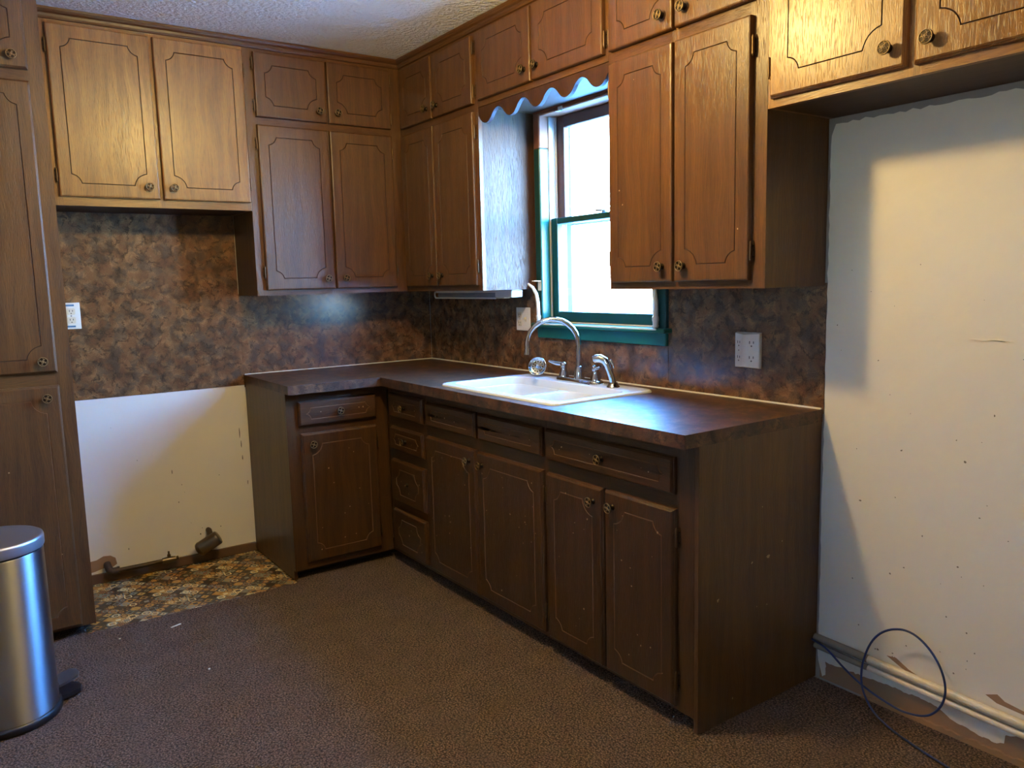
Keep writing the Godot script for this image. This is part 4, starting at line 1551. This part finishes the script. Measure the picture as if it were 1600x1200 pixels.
func range_alcove() -> void:
	var b := mb()
	b.box(0, Vector3(-1.918, -0.0058, 0.0005), Vector3(-1.092, 0.04, 0.012), 0, 0.002)
	struct("baseboard_back", b.mesh(), ["baseboard"], "low brown baseboard in the range gap")
	# torn patch of brown paper low on the wall
	b = mb()
	var poly := PackedVector2Array()
	for p in [[-1.90, 0.045], [-1.90, 0.10], [-1.83, 0.105], [-1.80, 0.118], [-1.77, 0.115], [-1.75, 0.10], [-1.745, 0.07], [-1.77, 0.055], [-1.80, 0.062], [-1.84, 0.052]]:
		poly.append(Vector2(p[0], p[1]))
	b.slab(0, poly, Transform3D(Basis(), Vector3(0, 0, 0.0)), 0.0012)
	obj("torn_patch", b.mesh(), ["paper_brown"], get_node("wall_back"))
	# black gas pipe with elbow and valve along the baseboard
	var t := thing("gas_pipe", "dark iron gas pipe with a shut-off valve lying along the baseboard", "gas pipe", Vector3(-1.78, 0.05, 0.04))
	b = mb()
	b.tube(0, [Vector3(0.02, 0.0, 0.0), Vector3(0.12, 0.0, 0.004), Vector3(0.235, 0.002, 0.008)], 0.0105, 12)
	obj("pipe", b.mesh(), ["iron_pipe"], t)
	b = mb()
	b.tube(0, [Vector3(-0.008, 0.03, -0.03), Vector3(-0.008, 0.024, -0.012), Vector3(-0.004, 0.008, -0.002), Vector3(0.01, 0.0, 0.0), Vector3(0.032, 0.0, 0.0)], [0.016, 0.0165, 0.018, 0.0175, 0.0165], 12)
	b.tube(0, [Vector3(0.028, 0.0, 0.0), Vector3(0.038, 0.0, 0.0)], 0.019, 12)
	obj("elbow", b.mesh(), ["iron_pipe"], t)
	b = mb()
	b.tube(0, [Vector3(0.225, 0.002, 0.008), Vector3(0.245, 0.002, 0.009), Vector3(0.262, 0.002, 0.01), Vector3(0.285, 0.002, 0.01)], [0.014, 0.017, 0.017, 0.013], 12)
	b.tube(0, [Vector3(0.255, 0.0, 0.01), Vector3(0.255, 0.03, 0.012)], 0.008, 10)
	b.box(0, Vector3(0.251, 0.024, 0.008), Vector3(0.259, 0.046, 0.016), 1, 0.001)
	b.tube(0, [Vector3(0.285, 0.002, 0.01), Vector3(0.29, 0.004, 0.012), Vector3(0.298, 0.008, 0.014)], 0.009, 10)
	obj("valve", b.mesh(), ["can_metal"], t)
	# capped metal stub hanging out of its hole in the wall
	t = thing("range_receptacle", "dark metal cylinder hanging tilted from a hole in the range wall", "receptacle", Vector3(-1.345, 0.1, 0.075))
	b = mb()
	var x := Transform3D(Basis(Vector3(0, 0, 1), -1.03) * Basis(Vector3(1, 0, 0), 0.25), Vector3(0, 0, 0))
	b.lathe(0, [Vector2(0.0, -0.058), Vector2(0.024, -0.058), Vector2(0.031, -0.054), Vector2(0.036, -0.044), Vector2(0.037, -0.038), Vector2(0.037, -0.038), Vector2(0.0355, -0.037), Vector2(0.0355, 0.045), Vector2(0.0345, 0.055), Vector2(0.030, 0.06), Vector2(0.0, 0.061)], x, 24)
	obj("housing", b.mesh(), ["can_metal"], t)
	b = mb()
	b.lathe(0, [Vector2(0.0, -0.0605), Vector2(0.018, -0.0605), Vector2(0.02, -0.058)], x, 20)
	obj("end_cap", b.mesh(), ["black_plastic"], t)
	b = mb()
	b.tube(0, [Vector3(0.022, 0.05, -0.075), Vector3(0.022, 0.052, -0.05), Vector3(0.02, 0.042, -0.03), Vector3(0.016, 0.026, -0.012)], 0.0125, 10)
	obj("cable", b.mesh(), ["iron_pipe"], t)


# ---------------------------------------------------------------- bin

func trash_can() -> void:
	var t := thing("trash_can", "round brushed stainless steel pedal trash can in front of the pantry", "trash can", Vector3(-2.245, 0.0005, 1.15))
	var r := 0.142
	var b := mb()
	b.lathe(0, [Vector2(0.0, 0.0), Vector2(r + 0.002, 0.0), Vector2(r + 0.008, 0.004), Vector2(r + 0.009, 0.018), Vector2(r + 0.006, 0.026), Vector2(r - 0.002, 0.029)], Transform3D(), 56)
	obj("base_ring", b.mesh(), ["black_plastic"], t)
	b = mb()
	b.lathe(0, [Vector2(r - 0.001, 0.026), Vector2(r, 0.03), Vector2(r, 0.3), Vector2(r, 0.548), Vector2(r - 0.002, 0.551), Vector2(r - 0.01, 0.551)], Transform3D(), 72)
	obj("body", b.mesh(), ["steel"], t)
	b = mb()
	b.lathe(0, [Vector2(r - 0.004, 0.550), Vector2(r - 0.004, 0.560)], Transform3D(), 56)
	obj("seal", b.mesh(), ["black_plastic"], t)
	b = mb()
	b.lathe(0, [Vector2(r + 0.003, 0.557), Vector2(r + 0.004, 0.560), Vector2(r + 0.004, 0.585), Vector2(r + 0.002, 0.591), Vector2(r - 0.003, 0.594), Vector2(r - 0.012, 0.594), Vector2(r - 0.02, 0.592), Vector2(0.07, 0.599), Vector2(0.0, 0.602)], Transform3D(), 72)
	obj("lid", b.mesh(), ["steel_lid"], t)
	b = mb()
	var turn := Basis(Vector3.UP, 0.25)
	var x := Transform3D(turn * Basis(Vector3.RIGHT, -PI / 2), Vector3(0, 0.03, 0))
	var foot := PackedVector2Array()
	for p in [[0.13, -0.036], [0.17, -0.04], [0.205, -0.034], [0.217, -0.014], [0.217, 0.014], [0.205, 0.034], [0.17, 0.04], [0.13, 0.036]]:
		foot.append(Vector2(p[0], p[1]))
	b.slab(0, foot, Transform3D(turn * Basis(Vector3.BACK, 0.20) * Basis(Vector3.RIGHT, -PI / 2), Vector3(0, 0.026, 0)), 0.008)
	b.slab(1, foot, Transform3D(turn * Basis(Vector3.BACK, 0.03) * Basis(Vector3.RIGHT, -PI / 2), Vector3(0, 0.006, 0)), 0.014)
	obj("pedal", b.mesh(), ["can_grey", "black_plastic"], t)
	b = mb()
	b.box(0, Vector3(-0.03, 0.022, 0.125), Vector3(0.03, 0.066, 0.1435), 1, 0.003)
	var o := obj("pedal_recess", b.mesh(), ["black_plastic"], t)
	o.rotation.y = PI / 2 + 0.25
	

# ---------------------------------------------------------------- the gap for the fridge

func ragged(a: Vector2, c: Vector2, step: float, amp: float) -> Array:
	var out := []
	var n := int(a.distance_to(c) / step)
	for i in n:
		out.append(a.lerp(c, float(i) / n) + Vector2(rng.randf_range(-amp, amp), rng.randf_range(-amp, amp)))
	return out


func fridge_alcove() -> void:
	var wr := get_node("wall_right")
	var x := Transform3D(Basis(Vector3(0, 0, 1), Vector3(0, 1, 0), Vector3(-1, 0, 0)), Vector3(0, 0, 0))   # local x is z
	# the paint skin on the plaster; its lower edge has peeled away
	var poly := PackedVector2Array()
	for p in ragged(Vector2(2.562, 0.06), Vector2(2.562, 1.80), 0.03, 0.002):
		poly.append(p)
	for p in ragged(Vector2(2.575, 1.805), Vector2(3.41, 1.802), 0.02, 0.004):
		poly.append(p)
	poly.append(Vector2(3.42, 2.46))
	poly.append(Vector2(5.59, 2.46))
	poly.append(Vector2(5.59, 0.06))
	var low := [[3.6, 0.09], [3.25, 0.085], [3.19, 0.083], [3.15, 0.072], [3.143, 0.046], [3.118, 0.033], [3.061, 0.039], [2.998, 0.049], [2.975, 0.062], [2.958, 0.069], [2.922, 0.076], [2.867, 0.072], [2.816, 0.074], [2.743, 0.068], [2.66, 0.066], [2.614, 0.064], [2.588, 0.064], [2.592, 0.03], [2.586, 0.01], [2.57, 0.006]]
	for i in low.size() - 1:
		for p in ragged(Vector2(low[i][0], low[i][1]), Vector2(low[i + 1][0], low[i + 1][1]), 0.008, 0.003):
			poly.append(p)
	var b := mb()
	b.slab(0, poly, x, 0.0016)
	obj("paint_layer", b.mesh(), ["wall_paint"], wr)
	# brown paper laid bare below it, and a strip of old board at the carpet
	poly = PackedVector2Array()
	for p in [[2.57, 0.002], [2.57, 0.11], [3.7, 0.11], [3.7, 0.002]]:
		poly.append(Vector2(p[0], p[1]))
	b = mb()
	b.slab(0, poly, x, 0.0006)
	obj("bare_paper", b.mesh(), ["paper_brown"], wr)
	poly = PackedVector2Array([Vector2(2.72, 0.0), Vector2(5.5, 0.0), Vector2(5.5, 0.018)])
	for p in ragged(Vector2(3.4, 0.02), Vector2(2.75, 0.012), 0.012, 0.004):
		poly.append(p)
	b = mb()
	b.slab(0, poly, x, 0.01)
	obj("floor_strip", b.mesh(), ["paper_brown"], wr)
	# torn flakes above the pipes and hairline tears higher up
	for f in [[[2.80, 0.168], [2.83, 0.172], [2.87, 0.150], [2.91, 0.138], [2.90, 0.132], [2.85, 0.146]], [[3.09, 0.165], [3.12, 0.178], [3.14, 0.165], [3.19, 0.158], [3.19, 0.148], [3.12, 0.152]]]:
		poly = PackedVector2Array()
		for p in f:
			poly.append(Vector2(p[0], p[1]))
		b = mb()
		b.slab(0, poly, x, 0.0022)
		obj("torn_patch", b.mesh(), ["paper_brown"], wr)
	b = mb()
	for r in [[2.80, 1.222, 0.10, 0.002], [2.86, 1.224, 0.08, 0.0015], [2.98, 1.16, 0.11, 0.003], [3.05, 1.158, 0.06, 0.004]]:
		poly = PackedVector2Array()
		for i in 10:
			poly.append(Vector2(r[0] + r[2] * i / 9.0, r[1] + rng.randf_range(0, r[3])))
		for i in 10:
			poly.append(Vector2(r[0] + r[2] * (9 - i) / 9.0, r[1] - 0.001 - rng.randf_range(0, r[3])))
		b.slab(0, poly, x * Transform3D(Basis(), Vector3(0, 0, 0.0016)), 0.0012)
	obj("paint_ridge", b.mesh(), ["wall_paint"], wr).set_meta("kind", "stuff")
	b = mb()
	for i in 46:
		var p := Vector2(rng.randf_range(2.6, 3.2), pow(rng.randf(), 2.2) * 1.2 + 0.17)
		chip(b, 0, p, rng.randf_range(0.001, 0.0035), x * Transform3D(Basis(), Vector3(0, 0, 0.0016)), rng.randf_range(0.5, 1.4))
	obj("specks", b.mesh(), ["pipe_grime"], wr).set_meta("kind", "stuff")
	# two painted pipes along the wall
	var spec := [["upper of two white painted pipes running along the fridge wall, grimy at left", 0.146, 0.0125], ["lower, thinner white painted pipe running along the fridge wall", 0.117, 0.0095]]
	for i in 2:
		var y: float = spec[i][1]
		var r: float = spec[i][2]
		var t := thing("wall_pipe", spec[i][0], "pipe", Vector3(-0.0165, y, 2.56), 0.0, "pipes along the fridge wall")
		b = mb()
		var drop := -0.03
		b.tube(0, [Vector3(0, 0, 0.0), Vector3(0, drop * 0.12, 0.12), Vector3(0, drop * 0.18, 0.19)], r * 1.02, 12)
		obj("grimy_end", b.mesh(), ["pipe_grime"], t)
		b = mb()
		b.tube(0, [Vector3(0, drop * 0.18, 0.185), Vector3(0, drop * 0.6, 0.6), Vector3(0, drop * 1.3, 1.4), Vector3(0, drop * 1.3, 2.9)], r, 14)
		obj("pipe", b.mesh(), ["pipe_paint"], t)
	# blue network cable: from behind the cabinet, one loop against the wall, off along the carpet
	var c := Curve3D.new()
	c.bake_interval = 0.01
	var way := [Vector3(-0.04, 0.146, 2.563), Vector3(-0.045, 0.135, 2.62), Vector3(-0.055, 0.10, 2.69), Vector3(-0.06, 0.072, 2.755), Vector3(-0.062, 0.052, 2.83), Vector3(-0.06, 0.044, 2.90), Vector3(-0.06, 0.07, 2.97), Vector3(-0.055, 0.14, 3.005), Vector3(-0.05, 0.22, 2.985), Vector3(-0.048, 0.28, 2.925), Vector3(-0.05, 0.29, 2.865), Vector3(-0.055, 0.25, 2.80), Vector3(-0.065, 0.17, 2.765), Vector3(-0.085, 0.09, 2.77), Vector3(-0.10, 0.035, 2.81), Vector3(-0.115, 0.010, 2.87), Vector3(-0.15, 0.006, 2.985), Vector3(-0.175, 0.006, 3.09), Vector3(-0.22, 0.006, 3.3), Vector3(-0.3, 0.006, 3.6)]
	for i in way.size():
		var a: Vector3 = way[maxi(i - 1, 0)]
		var e: Vector3 = way[mini(i + 1, way.size() - 1)]
		var before: float = way[i].distance_to(a) / maxf(a.distance_to(e), 0.001)
		var after: float = way[i].distance_to(e) / maxf(a.distance_to(e), 0.001)
		c.add_point(way[i], -(e - a) * before * 0.34, (e - a) * after * 0.34)
	var pts := []
	for p in c.get_baked_points():
		pts.append(p)
	b = mb()
	b.tube(0, pts, 0.0034, 8)
	var o := obj("network_cable", b.mesh(), ["cable"])
	tag(o, "blue network cable making one loop against the fridge wall", "cable")


func litter() -> void:
	var b := mb()
	b.box(0, Vector3(-0.022, 0.0, -0.004), Vector3(0.022, 0.002, 0.004), 1, 0.0005)
	var o := obj("paper_scrap", b.mesh(), ["worn_white"], null, Transform3D(Basis(Vector3.UP, 0.35), Vector3(-1.652, 0.0006, 0.75)))
	tag(o, "thin pale paper scrap on the carpet near the vinyl edge", "scrap")
	for c in [[Vector3(-1.858, 0.0006, 0.742), "tiny white crumb on the carpet beside the pantry's foot"], [Vector3(-1.642, 0.0006, 1.218), "tiny white crumb on the open carpet between trash can and sink"]]:
		b = mb()
		b.lathe(0, [Vector2(0.0, 0.005), Vector2(0.003, 0.004), Vector2(0.0042, 0.002), Vector2(0.003, 0.0), Vector2(0.0, 0.0)], Transform3D(), 8)
		o = obj("crumb", b.mesh(), ["worn_white"], null, Transform3D(Basis(), c[0]))
		tag(o, c[1], "crumb")


# ---------------------------------------------------------------- beyond the glass

func outside() -> void:
	var b := mb()
	b.box(0, Vector3(0.2, -0.7, -30), Vector3(40, -0.6, 30))
	struct("ground", b.mesh(), ["outside_ground"], "snow-pale bright ground outside the window")
	var t := thing("tree", "faint green tree washed out by daylight beyond the window", "tree", Vector3(9.0, -0.6, -2.6))
	b = mb()
	b.tube(0, [Vector3(0, 0, 0), Vector3(0.05, 1.2, 0), Vector3(0, 2.6, 0.05), Vector3(0.02, 4.0, 0)], [0.16, 0.12, 0.09, 0.04], 10)
	for i in 7:
		var a := TAU * i / 7
		b.tube(0, [Vector3(0, 1.8 + i * 0.25, 0), Vector3(cos(a) * 0.6, 2.5 + i * 0.25, sin(a) * 0.6), Vector3(cos(a) * 1.1, 2.9 + i * 0.22, sin(a) * 1.1)], [0.05, 0.03, 0.012], 6)
	obj("trunk", b.mesh(), ["bark"], t)
	b = mb()
	for i in 900:
		var dir := Vector3(rng.randfn(), rng.randfn(), rng.randfn()).normalized()
		var p := Vector3(0, 3.4, 0) + dir * Vector3(1.4, 1.5, 1.4) * pow(rng.randf(), 0.4)
		var n := Vector3(rng.randfn(), rng.randfn() + 0.6, rng.randfn()).normalized()
		var u := n.cross(Vector3(0.3, 0.2, 1)).normalized()
		var v := n.cross(u)
		var s := rng.randf_range(0.06, 0.12)
		b.quad(0, p - u * s, p + v * s * 0.45, p + u * s, p - v * s * 0.45, n)
	obj("foliage", b.mesh(), ["leaf"], t).set_meta("kind", "stuff")
